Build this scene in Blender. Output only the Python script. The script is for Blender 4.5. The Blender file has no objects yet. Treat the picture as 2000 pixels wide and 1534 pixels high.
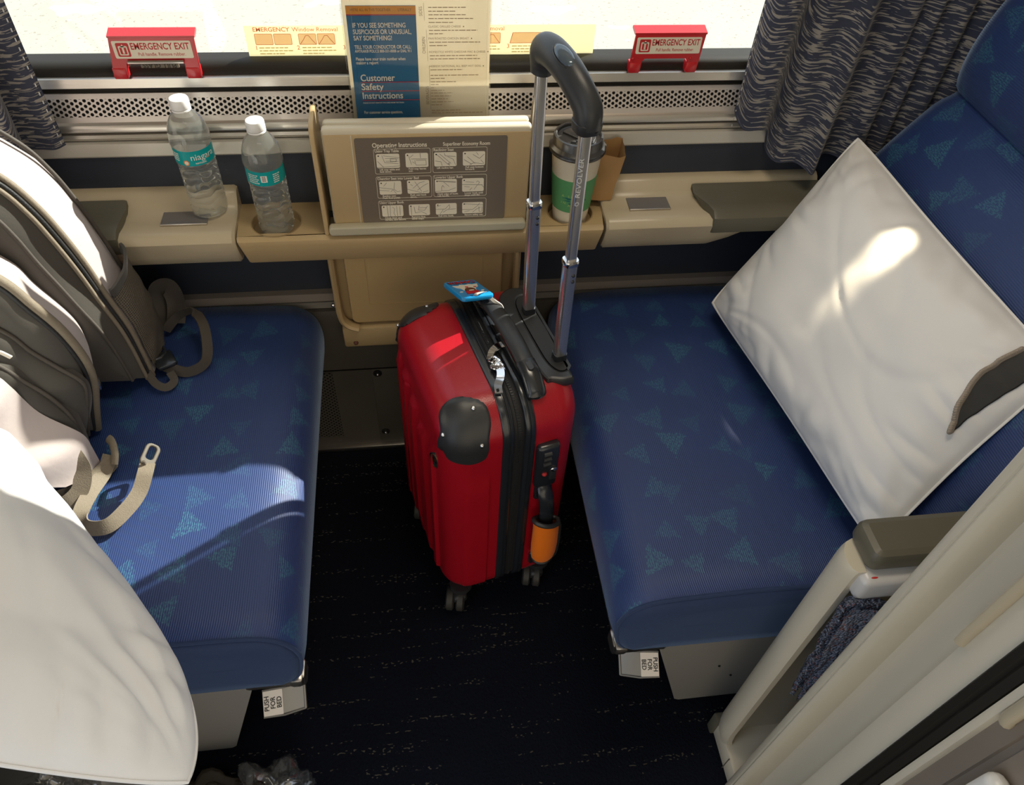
import bpy, bmesh, math, random
from mathutils import Vector, Matrix, noise
random.seed(7)
scene = bpy.context.scene
COL = scene.collection
PI = math.pi

# ------------------------------------------------------------------ camera, world, sun, lamps, exposure
cam_data = bpy.data.cameras.new('camera')
cam = bpy.data.objects.new('camera', cam_data)
COL.objects.link(cam)
CR = ((0.99180746, -0.11951489, 0.04510152),
      (-0.05910633, -0.74235578, -0.66739369),
      (0.11324486, 0.65926026, -0.74333809))
cam.matrix_world = Matrix(((CR[0][0], -CR[1][0], -CR[2][0], 0.0),
                           (CR[0][1], -CR[1][1], -CR[2][1], 0.0),
                           (CR[0][2], -CR[1][2], -CR[2][2], 1.34),
                           (0, 0, 0, 1)))
cam_data.sensor_width = 36.0
cam_data.lens = 1490.94 / 2000.0 * 36.0
cam_data.clip_start = 0.02
scene.camera = cam

scene.view_settings.view_transform = 'Standard'
scene.view_settings.look = 'None'
scene.view_settings.gamma = 1.0
scene.view_settings.use_curve_mapping = False
scene.view_settings.exposure = 0.0
scene.cycles.max_bounces = 10
scene.cycles.transparent_max_bounces = 16
scene.cycles.transmission_bounces = 8
scene.cycles.caustics_reflective = False
scene.cycles.caustics_refractive = True
scene.cycles.sample_clamp_indirect = 6.0

world = bpy.data.worlds.new('sky')
scene.world = world
world.use_nodes = True
world.node_tree.nodes['Background'].inputs[0].default_value = (0.78, 0.87, 1.0, 1)
world.node_tree.nodes['Background'].inputs[1].default_value = 1.6

SUN_AZ = math.radians(32.6)      # from +x towards +y
SUN_EL = math.radians(31.8)
sun_data = bpy.data.lights.new('sun', 'SUN')
sun_data.energy = 13.0
sun_data.angle = math.radians(0.6)
sun_data.color = (1.0, 0.95, 0.86)
sun = bpy.data.objects.new('sun', sun_data)
COL.objects.link(sun)
sdir = Vector((math.cos(SUN_EL) * math.cos(SUN_AZ), math.cos(SUN_EL) * math.sin(SUN_AZ), math.sin(SUN_EL)))
sun.rotation_euler = sdir.to_track_quat('Z', 'Y').to_euler()
sun.location = sdir * 6

def area_lamp(name, loc, aim, size, power, color):
    d = bpy.data.lights.new(name, 'AREA')
    d.shape = 'RECTANGLE'
    d.size, d.size_y = size
    d.energy = power
    d.color = color
    o = bpy.data.objects.new(name, d)
    COL.objects.link(o)
    o.location = loc
    o.rotation_euler = (Vector(loc) - Vector(aim)).to_track_quat('Z', 'Y').to_euler()
    return o
area_lamp('room_ceiling_lamp_light', (0.26, 0.66, 1.985), (0.26, 0.66, 0), (0.5, 0.22), 5.5, (1.0, 0.87, 0.68))
area_lamp('corridor_lamp_light', (0.0, -0.45, 1.985), (0.0, -0.45, 0), (0.9, 0.2), 1.6, (1.0, 0.88, 0.70))

def spot_lamp(name, loc, aim, angle, power, color):
    d = bpy.data.lights.new(name, 'SPOT')
    d.energy = power
    d.color = color
    d.spot_size = math.radians(angle)
    d.spot_blend = 1.0
    d.shadow_soft_size = 0.008
    o = bpy.data.objects.new(name, d)
    COL.objects.link(o)
    o.location = loc
    o.rotation_euler = (Vector(loc) - Vector(aim)).to_track_quat('Z', 'Y').to_euler()
spot_lamp('added_streak_light', (0.86, 0.89, 1.20), (0.606, 0.757, 0.640), 6.5, 80.0, (1.0, 0.86, 0.60))  # added spot, imitates the reflected light streak on the right pillow

# ------------------------------------------------------------------ helpers
def srgb(r, g, b):
    f = lambda c: (c / 255 / 12.92) if c / 255 <= 0.04045 else ((c / 255 + 0.055) / 1.055) ** 2.4
    return (f(r), f(g), f(b))

def node_mat(name):
    m = bpy.data.materials.new(name)
    m.use_nodes = True
    nt = m.node_tree
    return m, nt, nt.nodes['Principled BSDF']

def N(nt, t, **kw):
    n = nt.nodes.new(t)
    for k, v in kw.items():
        setattr(n, k, v)
    return n

def math_node(nt, op, a, b=None, c=None):
    n = nt.nodes.new('ShaderNodeMath')
    n.operation = op
    for i, v in enumerate((a, b, c)):
        if v is None:
            continue
        if isinstance(v, (int, float)):
            n.inputs[i].default_value = v
        else:
            nt.links.new(v, n.inputs[i])
    return n.outputs[0]

def mixc(nt, fac, a, b):
    n = nt.nodes.new('ShaderNodeMix')
    n.data_type = 'RGBA'
    if isinstance(fac, (int, float)):
        n.inputs[0].default_value = fac
    else:
        nt.links.new(fac, n.inputs[0])
    for i, v in ((6, a), (7, b)):
        if isinstance(v, tuple):
            n.inputs[i].default_value = (*v[:3], 1)
        else:
            nt.links.new(v, n.inputs[i])
    return n.outputs[2]

def M(name, col, rough=0.5, metal=0.0, spec=0.5, bump=None, var=None, sheen=0.0, coat=0.0, stretch=None, trans=0.0, ior=1.45, sheen_tint=(1, 1, 1)):
    m, nt, p = node_mat(name)
    p.inputs['Base Color'].default_value = (*col, 1)
    p.inputs['Roughness'].default_value = rough
    p.inputs['Metallic'].default_value = metal
    p.inputs['Specular IOR Level'].default_value = spec
    p.inputs['Sheen Weight'].default_value = sheen
    p.inputs['Sheen Tint'].default_value = (*sheen_tint, 1)
    p.inputs['Coat Weight'].default_value = coat
    p.inputs['Coat Roughness'].default_value = 0.12
    p.inputs['Transmission Weight'].default_value = trans
    p.inputs['IOR'].default_value = ior
    tc = N(nt, 'ShaderNodeTexCoord')
    src = tc.outputs['Object']
    if stretch:
        mp = N(nt, 'ShaderNodeMapping')
        mp.inputs['Scale'].default_value = stretch
        nt.links.new(src, mp.inputs[0])
        src = mp.outputs[0]
    if var:
        n = N(nt, 'ShaderNodeTexNoise')
        n.inputs['Scale'].default_value = var[0]
        n.inputs['Detail'].default_value = 4
        nt.links.new(src, n.inputs['Vector'])
        d = tuple(max(0, c * (1 - var[1])) for c in col)
        l = tuple(min(1, c * (1 + var[1])) for c in col)
        nt.links.new(mixc(nt, n.outputs[0], d, l), p.inputs['Base Color'])
    if bump:
        n = N(nt, 'ShaderNodeTexNoise')
        n.inputs['Scale'].default_value = bump[0]
        n.inputs['Detail'].default_value = 3
        nt.links.new(src, n.inputs['Vector'])
        b = N(nt, 'ShaderNodeBump')
        b.inputs['Strength'].default_value = bump[1]
        b.inputs['Distance'].default_value = bump[2] if len(bump) > 2 else 0.001
        nt.links.new(n.outputs[0], b.inputs['Height'])
        nt.links.new(b.outputs[0], p.inputs['Normal'])
    return m

ORIGIN = {}

def fr(o, x, y):
    x = Vector(x).normalized()
    y = Vector(y)
    z = x.cross(y).normalized()
    y = z.cross(x)
    return Matrix(((x.x, y.x, z.x, o[0]), (x.y, y.y, z.y, o[1]), (x.z, y.z, z.z, o[2]), (0, 0, 0, 1)))

def wallfr(x, y, z):          # a plane that faces the doorway (-y): local x -> +x, local y -> +z
    return fr((x, y, z), (1, 0, 0), (0, 0, 1))

class MB:
    def __init__(s):
        s.v, s.f, s.mi, s.uv = [], [], [], {}

    def add(s, verts, faces, mat=0, uv=None, xf=None):
        b = len(s.v)
        for i, p in enumerate(verts):
            q = Vector(p)
            if xf is not None:
                q = xf @ q
            s.v.append(q)
            if uv:
                s.uv[b + i] = uv[i]
        for f in faces:
            s.f.append([b + i for i in f])
            s.mi.append(mat)
        return s

    def bm(s, bm, mat=0, xf=None):
        bm.verts.index_update()
        s.add([v.co.copy() for v in bm.verts], [[v.index for v in f.verts] for f in bm.faces], mat, None, xf)
        bm.free()
        return s

    def box(s, c, size, bev=0.0, seg=2, rot=None, mat=0):
        bm = bmesh.new()
        bmesh.ops.create_cube(bm, size=1.0)
        for v in bm.verts:
            v.co = Vector((v.co.x * size[0], v.co.y * size[1], v.co.z * size[2]))
        if bev > 0:
            bmesh.ops.bevel(bm, geom=list(bm.edges), offset=min(bev, min(size) * 0.49), segments=seg, profile=0.5, affect='EDGES')
        xf = Matrix.Translation(Vector(c))
        if rot is not None:
            xf = xf @ rot.to_4x4()
        return s.bm(bm, mat, xf)

    def box2(s, a, b, bev=0.0, seg=2, mat=0):
        return s.box([(a[i] + b[i]) / 2 for i in range(3)], [abs(b[i] - a[i]) for i in range(3)], bev, seg, None, mat)

    def loft(s, rings, mat=0, cap0=True, cap1=True, closed=True, uv=None, xf=None):
        n = len(rings[0])
        vs = [p for r in rings for p in r]
        fs = []
        for i in range(len(rings) - 1):
            for j in range(n if closed else n - 1):
                k = (j + 1) % n
                fs.append([i * n + j, i * n + k, (i + 1) * n + k, (i + 1) * n + j])
        if cap0:
            fs.append(list(range(n))[::-1])
        if cap1:
            fs.append([(len(rings) - 1) * n + j for j in range(n)])
        return s.add(vs, fs, mat, uv, xf)

    def tube(s, path, r, n=12, mat=0, closed=False, sec=None, up=None, cap=True):
        # r: number or list; sec: (a, b) radii multipliers across (side, up)
        P = [Vector(p) for p in path]
        m = len(P)
        R = r if isinstance(r, (list, tuple)) else [r] * m
        rings = []
        prev = None
        for i in range(m):
            if closed:
                t = P[(i + 1) % m] - P[i - 1]
            else:
                t = P[min(i + 1, m - 1)] - P[max(i - 1, 0)]
            t.normalize()
            if up is not None:
                side = t.cross(Vector(up))
                if side.length < 1e-5:
                    side = prev or t.orthogonal()
            elif prev is None:
                side = t.orthogonal()
            else:
                side = prev - t * prev.dot(t)
            side.normalize()
            prev = side
            u = side.cross(t)
            a, b = sec or (1, 1)
            rings.append([P[i] + side * (R[i] * a * math.cos(2 * PI * k / n)) + u * (R[i] * b * math.sin(2 * PI * k / n)) for k in range(n)])
        if closed:
            rings.append(rings[0])
            return s.loft(rings, mat, False, False)
        return s.loft(rings, mat, cap, cap)

    def ribbon(s, path, side, w, th=0.0015, mat=0):
        P = [Vector(p) for p in path]
        rings = []
        for i, p in enumerate(P):
            t = (P[min(i + 1, len(P) - 1)] - P[max(i - 1, 0)]).normalized()
            sd = Vector(side[i] if isinstance(side, list) else side)
            sd = (sd - t * sd.dot(t)).normalized()
            u = sd.cross(t)
            rings.append([p + sd * w / 2 + u * th / 2, p - sd * w / 2 + u * th / 2, p - sd * w / 2 - u * th / 2, p + sd * w / 2 - u * th / 2])
        return s.loft(rings, mat)

    def lathe(s, prof, c=(0, 0, 0), n=32, mat=0, cap0=True, cap1=True, xf=None):
        rings = [[(c[0] + r * math.cos(2 * PI * k / n), c[1] + r * math.sin(2 * PI * k / n), c[2] + z) for k in range(n)] for r, z in prof]
        return s.loft(rings, mat, cap0, cap1, True, None, xf)

    def ball(s, c, r, mat=0, n=10, sc=(1, 1, 1)):
        rings = []
        for i in range(1, n):
            a = -PI / 2 + PI * i / n
            rings.append([(c[0] + sc[0] * r * math.cos(a) * math.cos(2 * PI * k / (2 * n)), c[1] + sc[1] * r * math.cos(a) * math.sin(2 * PI * k / (2 * n)), c[2] + sc[2] * r * math.sin(a)) for k in range(2 * n)])
        return s.loft(rings, mat)

    def grid(s, fn, nu, nv, mat=0, uvfn=None):
        vs, uvs, fs = [], [], []
        for i in range(nu + 1):
            for j in range(nv + 1):
                u, v = i / nu, j / nv
                vs.append(fn(u, v))
                uvs.append(uvfn(u, v) if uvfn else (u, v))
        for i in range(nu):
            for j in range(nv):
                a = i * (nv + 1) + j
                fs.append([a, a + nv + 1, a + nv + 2, a + 1])
        return s.add(vs, fs, mat, uvs)

    def prism(s, outs, depth, xf, bevel=0.0, mat=0):
        # outs: closed 2D outlines (outer + holes); extruded by depth centred on the plane of xf
        cu = bpy.data.curves.new('tmp', 'CURVE')
        cu.dimensions = '2D'
        cu.fill_mode = 'BOTH'
        cu.extrude = max(depth / 2 - bevel, 0)
        cu.bevel_depth = bevel
        cu.bevel_resolution = 1
        cu.offset = -bevel
        for o in outs:
            sp = cu.splines.new('POLY')
            sp.points.add(len(o) - 1)
            for i, p in enumerate(o):
                sp.points[i].co = (p[0], p[1], 0, 1)
            sp.use_cyclic_u = True
        return s._curve(cu, xf, mat)

    def _curve(s, cu, xf, mat, fn=None):
        ob = bpy.data.objects.new('tmp', cu)
        me = bpy.data.meshes.new_from_object(ob)
        vs = [v.co.copy() for v in me.vertices]
        if fn:
            vs = [fn(v) for v in vs]
        s.add(vs, [list(p.vertices) for p in me.polygons], mat, None, xf)
        bpy.data.objects.remove(ob)
        bpy.data.curves.remove(cu)
        bpy.data.meshes.remove(me)
        return s

    def text(s, txt, size, xf, mat=0, bold=0.0, align='LEFT', width=None, fn=None, shear=0.0, space=1.0):
        cu = bpy.data.curves.new('tmp', 'FONT')
        cu.body = txt
        cu.size = size
        cu.align_x = align
        cu.align_y = 'CENTER'
        cu.offset = bold * size
        cu.shear = shear
        cu.space_character = space
        cu.resolution_u = 3
        if width:
            ob = bpy.data.objects.new('tmp', cu)
            me = bpy.data.meshes.new_from_object(ob)
            xs = [v.co.x for v in me.vertices]
            k = width / max(1e-6, max(xs) - min(xs))
            bpy.data.objects.remove(ob)
            bpy.data.meshes.remove(me)
            g = fn
            fn = (lambda v: g(Vector((v.x * k, v.y, v.z)))) if g else (lambda v: Vector((v.x * k, v.y, v.z)))
        return s._curve(cu, xf, mat, fn)

    def build(s, name, mats, parent=None, smooth=35, origin=None):
        if not isinstance(mats, (list, tuple)):
            mats = [mats]
        me = bpy.data.meshes.new(name)
        o = Vector(origin) if origin is not None else (ORIGIN[parent.name] if parent is not None else Vector((0, 0, 0)))
        me.from_pydata([v - o for v in s.v], [], s.f)
        for m in mats:
            me.materials.append(m)
        for p, mi in zip(me.polygons, s.mi):
            p.material_index = mi
            p.use_smooth = smooth > 0
        if s.uv:
            l = me.uv_layers.new(name='uv')
            for lp in me.loops:
                l.data[lp.index].uv = s.uv.get(lp.vertex_index, (0, 0))
        bm = bmesh.new()
        bm.from_mesh(me)
        if not s.uv:
            bmesh.ops.recalc_face_normals(bm, faces=bm.faces)
        bm.to_mesh(me)
        bm.free()
        if 0 < smooth < 180:
            me.set_sharp_from_angle(angle=math.radians(smooth))
        me.validate()
        ob = bpy.data.objects.new(name, me)
        COL.objects.link(ob)
        if parent is not None:
            ob.parent = parent
            ob.location = (o - ORIGIN[parent.name]) if origin is not None else (0, 0, 0)
        else:
            ob.location = o
        ORIGIN[ob.name] = o
        return ob

def tag(o, label=None, cat=None, group=None, kind=None):
    if label: o['label'] = label
    if cat: o['category'] = cat
    if group: o['group'] = group
    if kind: o['kind'] = kind
    return o

def thing(name, loc, label, cat, group=None):
    o = bpy.data.objects.new(name, None)
    o.empty_display_size = 0.05
    COL.objects.link(o)
    o.location = loc
    ORIGIN[o.name] = Vector(loc)
    return tag(o, label, cat, group)

def struct(name, mb, mats, label, smooth=35):
    o = mb.build(name, mats, None, smooth)
    return tag(o, label, 'setting', None, 'structure')

def rrect2(w, h, r, n=6, cx=0, cy=0):
    out = []
    for (sx, sy, a0) in ((1, 1, 0), (-1, 1, 90), (-1, -1, 180), (1, -1, 270)):
        for k in range(n + 1):
            a = math.radians(a0 + 90 * k / n)
            out.append((cx + sx * (w / 2 - r) + r * math.cos(a), cy + sy * (h / 2 - r) + r * math.sin(a)))
    return out

def circ(cx, cy, r, n=32, rx=None):
    return [(cx + (rx or r) * math.cos(2 * PI * k / n), cy + r * math.sin(2 * PI * k / n)) for k in range(n)]

def spline(pts, n=8):
    P = [Vector(p) for p in pts]
    out = []
    for i in range(len(P) - 1):
        p0, p1, p2, p3 = P[max(i - 1, 0)], P[i], P[i + 1], P[min(i + 2, len(P) - 1)]
        for k in range(n):
            t = k / n
            out.append(0.5 * ((2 * p1) + (p2 - p0) * t + (2 * p0 - 5 * p1 + 4 * p2 - p3) * t * t + (3 * p1 - p0 - 3 * p2 + p3) * t ** 3))
    out.append(P[-1])
    return out

def smooth01(a, b, x):
    t = min(1, max(0, (x - a) / (b - a)))
    return t * t * (3 - 2 * t)
# ------------------------------------------------------------------ materials
m_beige = M('beige_plastic', (0.48, 0.35, 0.185), 0.42, bump=(600, 0.08), var=(6, 0.05))
m_cream = M('cream_plastic', (0.60, 0.54, 0.42), 0.32, bump=(500, 0.06), var=(7, 0.05))
m_ledge = M('putty_plastic', (0.50, 0.42, 0.29), 0.30, bump=(500, 0.06), var=(7, 0.06))
m_olive = M('olive_vinyl', (0.115, 0.105, 0.075), 0.42, bump=(350, 0.12), var=(20, 0.08))
m_navywall = M('navy_vinyl', (0.030, 0.036, 0.052), 0.45, bump=(900, 0.25), var=(15, 0.12))
m_alu = M('brushed_aluminium', (0.66, 0.62, 0.56), 0.34, 0.85, bump=(60, 0.10), stretch=(0.3, 8, 8))
m_sill = M('putty_painted_metal', (0.55, 0.52, 0.46), 0.35, 0.25, var=(8, 0.05))
m_rubber = M('black_rubber', (0.020, 0.017, 0.013), 0.5, 0, 0.25, bump=(40, 0.15))
m_black = M('black_plastic', (0.026, 0.027, 0.029), 0.40, 0, 0.7, bump=(700, 0.10))
m_gloss = M('glossy_black_plastic', (0.018, 0.021, 0.026), 0.24, 0, 0.9)
m_dark = M('dark_void', (0.006, 0.006, 0.006), 0.8)
m_chrome = M('polished_chrome', (0.80, 0.80, 0.82), 0.10, 1.0)
m_rod = M('anodised_aluminium', (0.80, 0.79, 0.80), 0.24, 0.95)
m_steel = M('stainless_steel', (0.60, 0.56, 0.51), 0.30, 1.0, var=(12, 0.08))
m_greypanel = M('grey_sheet_metal', (0.30, 0.28, 0.25), 0.48, 0.25, var=(4, 0.12), bump=(300, 0.06))
m_heater = M('worn_grey_metal', (0.145, 0.130, 0.110), 0.50, 0.35, var=(9, 0.25), bump=(80, 0.06))
m_redmetal = M('red_painted_metal', (0.52, 0.012, 0.018), 0.32, coat=0.3)
m_white = M('white_cotton', (0.80, 0.78, 0.75), 0.62, sheen=0.15, bump=(900, 0.12))
m_offwhite = M('cream_label', (0.80, 0.74, 0.60), 0.5)
m_whiteprint = M('white_print', (0.82, 0.80, 0.74), 0.6)
m_blackprint = M('black_print', (0.02, 0.02, 0.02), 0.6)
m_redprint = M('red_print', (0.55, 0.03, 0.03), 0.6)
m_greyprint = M('grey_print', (0.33, 0.29, 0.24), 0.7)
m_pack = M('charcoal_nylon', (0.056, 0.049, 0.040), 0.62, sheen=0.2, bump=(250, 0.2), var=(5, 0.12))
m_packlight = M('pale_grey_nylon', (0.45, 0.385, 0.37), 0.6, sheen=0.2, bump=(60, 0.15, 0.004), var=(5, 0.06))
m_web = M('taupe_webbing', (0.20, 0.165, 0.12), 0.7, bump=(700, 0.4), var=(300, 0.15))
m_webdark = M('dark_webbing', (0.07, 0.06, 0.05), 0.7, bump=(700, 0.4))
m_zip = M('black_zip', (0.02, 0.02, 0.022), 0.6, bump=(500, 0.6))
m_knit = None
m_bluecard = M('blue_card', srgb(30, 104, 152), 0.45)
m_orangecard = M('orange_card', srgb(228, 150, 40), 0.5)
m_orange = M('orange_neoprene', (1.0, 0.21, 0.0), 0.6, sheen=0.1)
m_cup = M('cream_paper', (0.80, 0.72, 0.56), 0.45)
m_sleeve = M('green_paper', (0.10, 0.33, 0.13), 0.55)
m_lid = M('dark_grey_lid', (0.040, 0.039, 0.039), 0.26, 0, 0.9)
m_paperbag = M('kraft_paper', (0.42, 0.24, 0.095), 0.7, bump=(30, 0.25, 0.004), var=(14, 0.1))
m_cap = M('white_bottle_cap', (0.85, 0.85, 0.85), 0.35)
m_label = M('teal_label', (0.0, 0.34, 0.36), 0.35)
m_placard = M('taupe_placard', (0.165, 0.135, 0.105), 0.33)
m_menu = None
m_felt = M('charcoal_felt', (0.035, 0.033, 0.030), 0.8, sheen=0.3, bump=(400, 0.4))
m_stitch = M('taupe_thread', (0.34, 0.28, 0.22), 0.7, bump=(600, 0.6))
m_tagblue = M('blue_soft_plastic', (0.01, 0.27, 0.62), 0.22, coat=0.3)
m_navyplain = M('plain_navy_upholstery', (0.012, 0.028, 0.085), 0.75, sheen=0.25, bump=(900, 0.3), sheen_tint=(0.5, 0.7, 1))
m_lampcover = M('lamp_housing', (0.7, 0.7, 0.68), 0.4)
m_ceiling = M('ceiling_laminate', (0.55, 0.52, 0.47), 0.5)
m_sidewall = M('side_wall_laminate', (0.42, 0.38, 0.31), 0.5, var=(3, 0.05))

def make_fabric():
    m, nt, p = node_mat('blue_triangle_upholstery')
    uv = N(nt, 'ShaderNodeUVMap')
    sc = N(nt, 'ShaderNodeVectorMath', operation='SCALE')
    nt.links.new(uv.outputs[0], sc.inputs[0])
    sc.inputs['Scale'].default_value = 15.5
    vo = N(nt, 'ShaderNodeTexVoronoi', voronoi_dimensions='2D')
    vo.inputs['Scale'].default_value = 1.0
    vo.inputs['Randomness'].default_value = 0.75
    nt.links.new(sc.outputs[0], vo.inputs['Vector'])
    sub = N(nt, 'ShaderNodeVectorMath', operation='SUBTRACT')
    nt.links.new(sc.outputs[0], sub.inputs[0])
    nt.links.new(vo.outputs['Position'], sub.inputs[1])
    sx = N(nt, 'ShaderNodeSeparateXYZ')
    nt.links.new(sub.outputs[0], sx.inputs[0])
    csep = N(nt, 'ShaderNodeSeparateColor')
    nt.links.new(vo.outputs['Color'], csep.inputs[0])
    ang = math_node(nt, 'MULTIPLY_ADD', csep.outputs[0], 3.4, -1.7)
    ca, sa = math_node(nt, 'COSINE', ang), math_node(nt, 'SINE', ang)
    X = math_node(nt, 'ADD', math_node(nt, 'MULTIPLY', sx.outputs[0], ca), math_node(nt, 'MULTIPLY', sx.outputs[1], sa))
    Y = math_node(nt, 'SUBTRACT', math_node(nt, 'MULTIPLY', sx.outputs[1], ca), math_node(nt, 'MULTIPLY', sx.outputs[0], sa))
    # triangle: three half planes
    d1 = math_node(nt, 'MULTIPLY', X, -1.0)
    d2 = math_node(nt, 'ADD', math_node(nt, 'MULTIPLY', X, 0.6), math_node(nt, 'MULTIPLY', Y, 0.95))
    d3 = math_node(nt, 'ADD', math_node(nt, 'MULTIPLY', X, 0.6), math_node(nt, 'MULTIPLY', Y, -0.95))
    dd = math_node(nt, 'MAXIMUM', d1, math_node(nt, 'MAXIMUM', d2, d3))
    n1 = N(nt, 'ShaderNodeTexNoise', noise_dimensions='2D')
    n1.inputs['Scale'].default_value = 240.0
    n1.inputs['Detail'].default_value = 3
    nt.links.new(uv.outputs[0], n1.inputs['Vector'])
    thr = math_node(nt, 'ADD', math_node(nt, 'MULTIPLY_ADD', n1.outputs[0], 0.20, 0.06), math_node(nt, 'MULTIPLY', csep.outputs[2], 0.09))
    tri = math_node(nt, 'LESS_THAN', dd, thr)
    n2 = N(nt, 'ShaderNodeTexNoise', noise_dimensions='2D')
    n2.inputs['Scale'].default_value = 1.0
    n2.inputs['Detail'].default_value = 3
    st = N(nt, 'ShaderNodeMapping')
    st.inputs['Scale'].default_value = (650, 240, 1)
    nt.links.new(uv.outputs[0], st.inputs[0])
    nt.links.new(st.outputs[0], n2.inputs['Vector'])
    broken = math_node(nt, 'GREATER_THAN', n2.outputs[0], 0.50)
    sp = math_node(nt, 'GREATER_THAN', n2.outputs[0], 0.70)
    n3 = N(nt, 'ShaderNodeTexNoise', noise_dimensions='2D')
    n3.inputs['Scale'].default_value = 9.0
    nt.links.new(uv.outputs[0], n3.inputs['Vector'])
    fac = math_node(nt, 'MAXIMUM', math_node(nt, 'MULTIPLY', tri, broken), math_node(nt, 'MULTIPLY', sp, 0.30))
    base = mixc(nt, n3.outputs[0], (0.0062, 0.026, 0.118), (0.0095, 0.035, 0.150))
    col = mixc(nt, math_node(nt, 'MULTIPLY', fac, math_node(nt, 'MULTIPLY_ADD', csep.outputs[1], 0.34, 0.10)), base, (0.05, 0.25, 0.29))
    nt.links.new(col, p.inputs['Base Color'])
    p.inputs['Roughness'].default_value = 0.52
    p.inputs['Specular IOR Level'].default_value = 0.68
    p.inputs['Sheen Weight'].default_value = 0.45
    p.inputs['Sheen Roughness'].default_value = 0.4
    p.inputs['Sheen Tint'].default_value = (0.55, 0.72, 1, 1)
    wv = N(nt, 'ShaderNodeTexWave', wave_type='BANDS', bands_direction='X')
    wv.inputs['Scale'].default_value = 110.0
    wv.inputs['Distortion'].default_value = 0.6
    nt.links.new(uv.outputs[0], wv.inputs['Vector'])
    b = N(nt, 'ShaderNodeBump')
    b.inputs['Strength'].default_value = 0.35
    b.inputs['Distance'].default_value = 0.0008
    nt.links.new(wv.outputs[1], b.inputs['Height'])
    nt.links.new(b.outputs[0], p.inputs['Normal'])
    return m
m_fabric = make_fabric()

def make_curtain():
    m, nt, p = node_mat('slate_ripple_curtain')
    uv = N(nt, 'ShaderNodeUVMap')
    mp = N(nt, 'ShaderNodeMapping')
    mp.inputs['Scale'].default_value = (34, 330, 1)
    nt.links.new(uv.outputs[0], mp.inputs[0])
    n = N(nt, 'ShaderNodeTexNoise', noise_dimensions='2D')
    n.inputs['Scale'].default_value = 1.0
    n.inputs['Detail'].default_value = 1.5
    n.inputs['Distortion'].default_value = 0.5
    nt.links.new(mp.outputs[0], n.inputs['Vector'])
    f = math_node(nt, 'GREATER_THAN', n.outputs[0], 0.555)
    nt.links.new(mixc(nt, f, (0.022, 0.028, 0.055), (0.26, 0.24, 0.215)), p.inputs['Base Color'])
    p.inputs['Roughness'].default_value = 0.75
    p.inputs['Sheen Weight'].default_value = 0.2
    b = N(nt, 'ShaderNodeBump')
    b.inputs['Strength'].default_value = 0.5
    b.inputs['Distance'].default_value = 0.001
    nt.links.new(n.outputs[0], b.inputs['Height'])
    nt.links.new(b.outputs[0], p.inputs['Normal'])
    return m
m_curtain = make_curtain()

def make_carpet():
    m, nt, p = node_mat('black_navy_carpet')
    tc = N(nt, 'ShaderNodeTexCoord')
    def noi(scale, st, det=2.0):
        mp = N(nt, 'ShaderNodeMapping')
        mp.inputs['Scale'].default_value = st
        nt.links.new(tc.outputs['Object'], mp.inputs[0])
        n = N(nt, 'ShaderNodeTexNoise')
        n.inputs['Scale'].default_value = scale
        n.inputs['Detail'].default_value = det
        nt.links.new(mp.outputs[0], n.inputs['Vector'])
        return n.outputs[0]
    band = math_node(nt, 'GREATER_THAN', noi(1.0, (6, 75, 1), 1.0), 0.60)
    dots = math_node(nt, 'GREATER_THAN', noi(1.0, (190, 330, 1), 0.0), 0.66)
    f = math_node(nt, 'MULTIPLY', band, dots)
    big = noi(5.0, (1, 1, 1))
    base = mixc(nt, big, (0.0028, 0.0038, 0.0080), (0.006, 0.0075, 0.0135))
    nt.links.new(mixc(nt, f, base, (0.075, 0.068, 0.055)), p.inputs['Base Color'])
    p.inputs['Roughness'].default_value = 0.95
    p.inputs['Specular IOR Level'].default_value = 0.1
    b = N(nt, 'ShaderNodeBump')
    b.inputs['Strength'].default_value = 0.8
    b.inputs['Distance'].default_value = 0.003
    nt.links.new(noi(1.0, (260, 180, 100)), b.inputs['Height'])
    nt.links.new(b.outputs[0], p.inputs['Normal'])
    return m
m_carpet = make_carpet()

def make_perf(name, col, metal, px, py, r, rough=0.34):
    # staggered round holes laid out on the UV map (metres)
    m, nt, p = node_mat(name)
    uv = N(nt, 'ShaderNodeUVMap')
    s = N(nt, 'ShaderNodeSeparateXYZ')
    nt.links.new(uv.outputs[0], s.inputs[0])
    c = math_node(nt, 'FLOOR', math_node(nt, 'DIVIDE', s.outputs[0], px))
    dx = math_node(nt, 'SUBTRACT', s.outputs[0], math_node(nt, 'MULTIPLY', math_node(nt, 'ADD', c, 0.5), px))
    odd = math_node(nt, 'MULTIPLY', math_node(nt, 'MODULO', math_node(nt, 'ABSOLUTE', c), 2.0), 0.5 * py)
    yy = math_node(nt, 'ADD', s.outputs[1], odd)
    rr = math_node(nt, 'FLOOR', math_node(nt, 'DIVIDE', yy, py))
    dy = math_node(nt, 'SUBTRACT', yy, math_node(nt, 'MULTIPLY', math_node(nt, 'ADD', rr, 0.5), py))
    d = math_node(nt, 'SQRT', math_node(nt, 'ADD', math_node(nt, 'MULTIPLY', dx, dx), math_node(nt, 'MULTIPLY', dy, dy)))
    hole = math_node(nt, 'LESS_THAN', d, r)
    nt.links.new(mixc(nt, hole, col, (0.004, 0.004, 0.004)), p.inputs['Base Color'])
    nt.links.new(math_node(nt, 'MULTIPLY', math_node(nt, 'SUBTRACT', 1.0, hole), metal), p.inputs['Metallic'])
    nt.links.new(math_node(nt, 'MULTIPLY_ADD', hole, 0.5, rough), p.inputs['Roughness'])
    p.inputs['Specular IOR Level'].default_value = 0.3
    return m
m_perf = make_perf('perforated_aluminium', (0.66, 0.60, 0.56), 0.6, 0.0058, 0.0077, 0.0024, 0.42)
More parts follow.
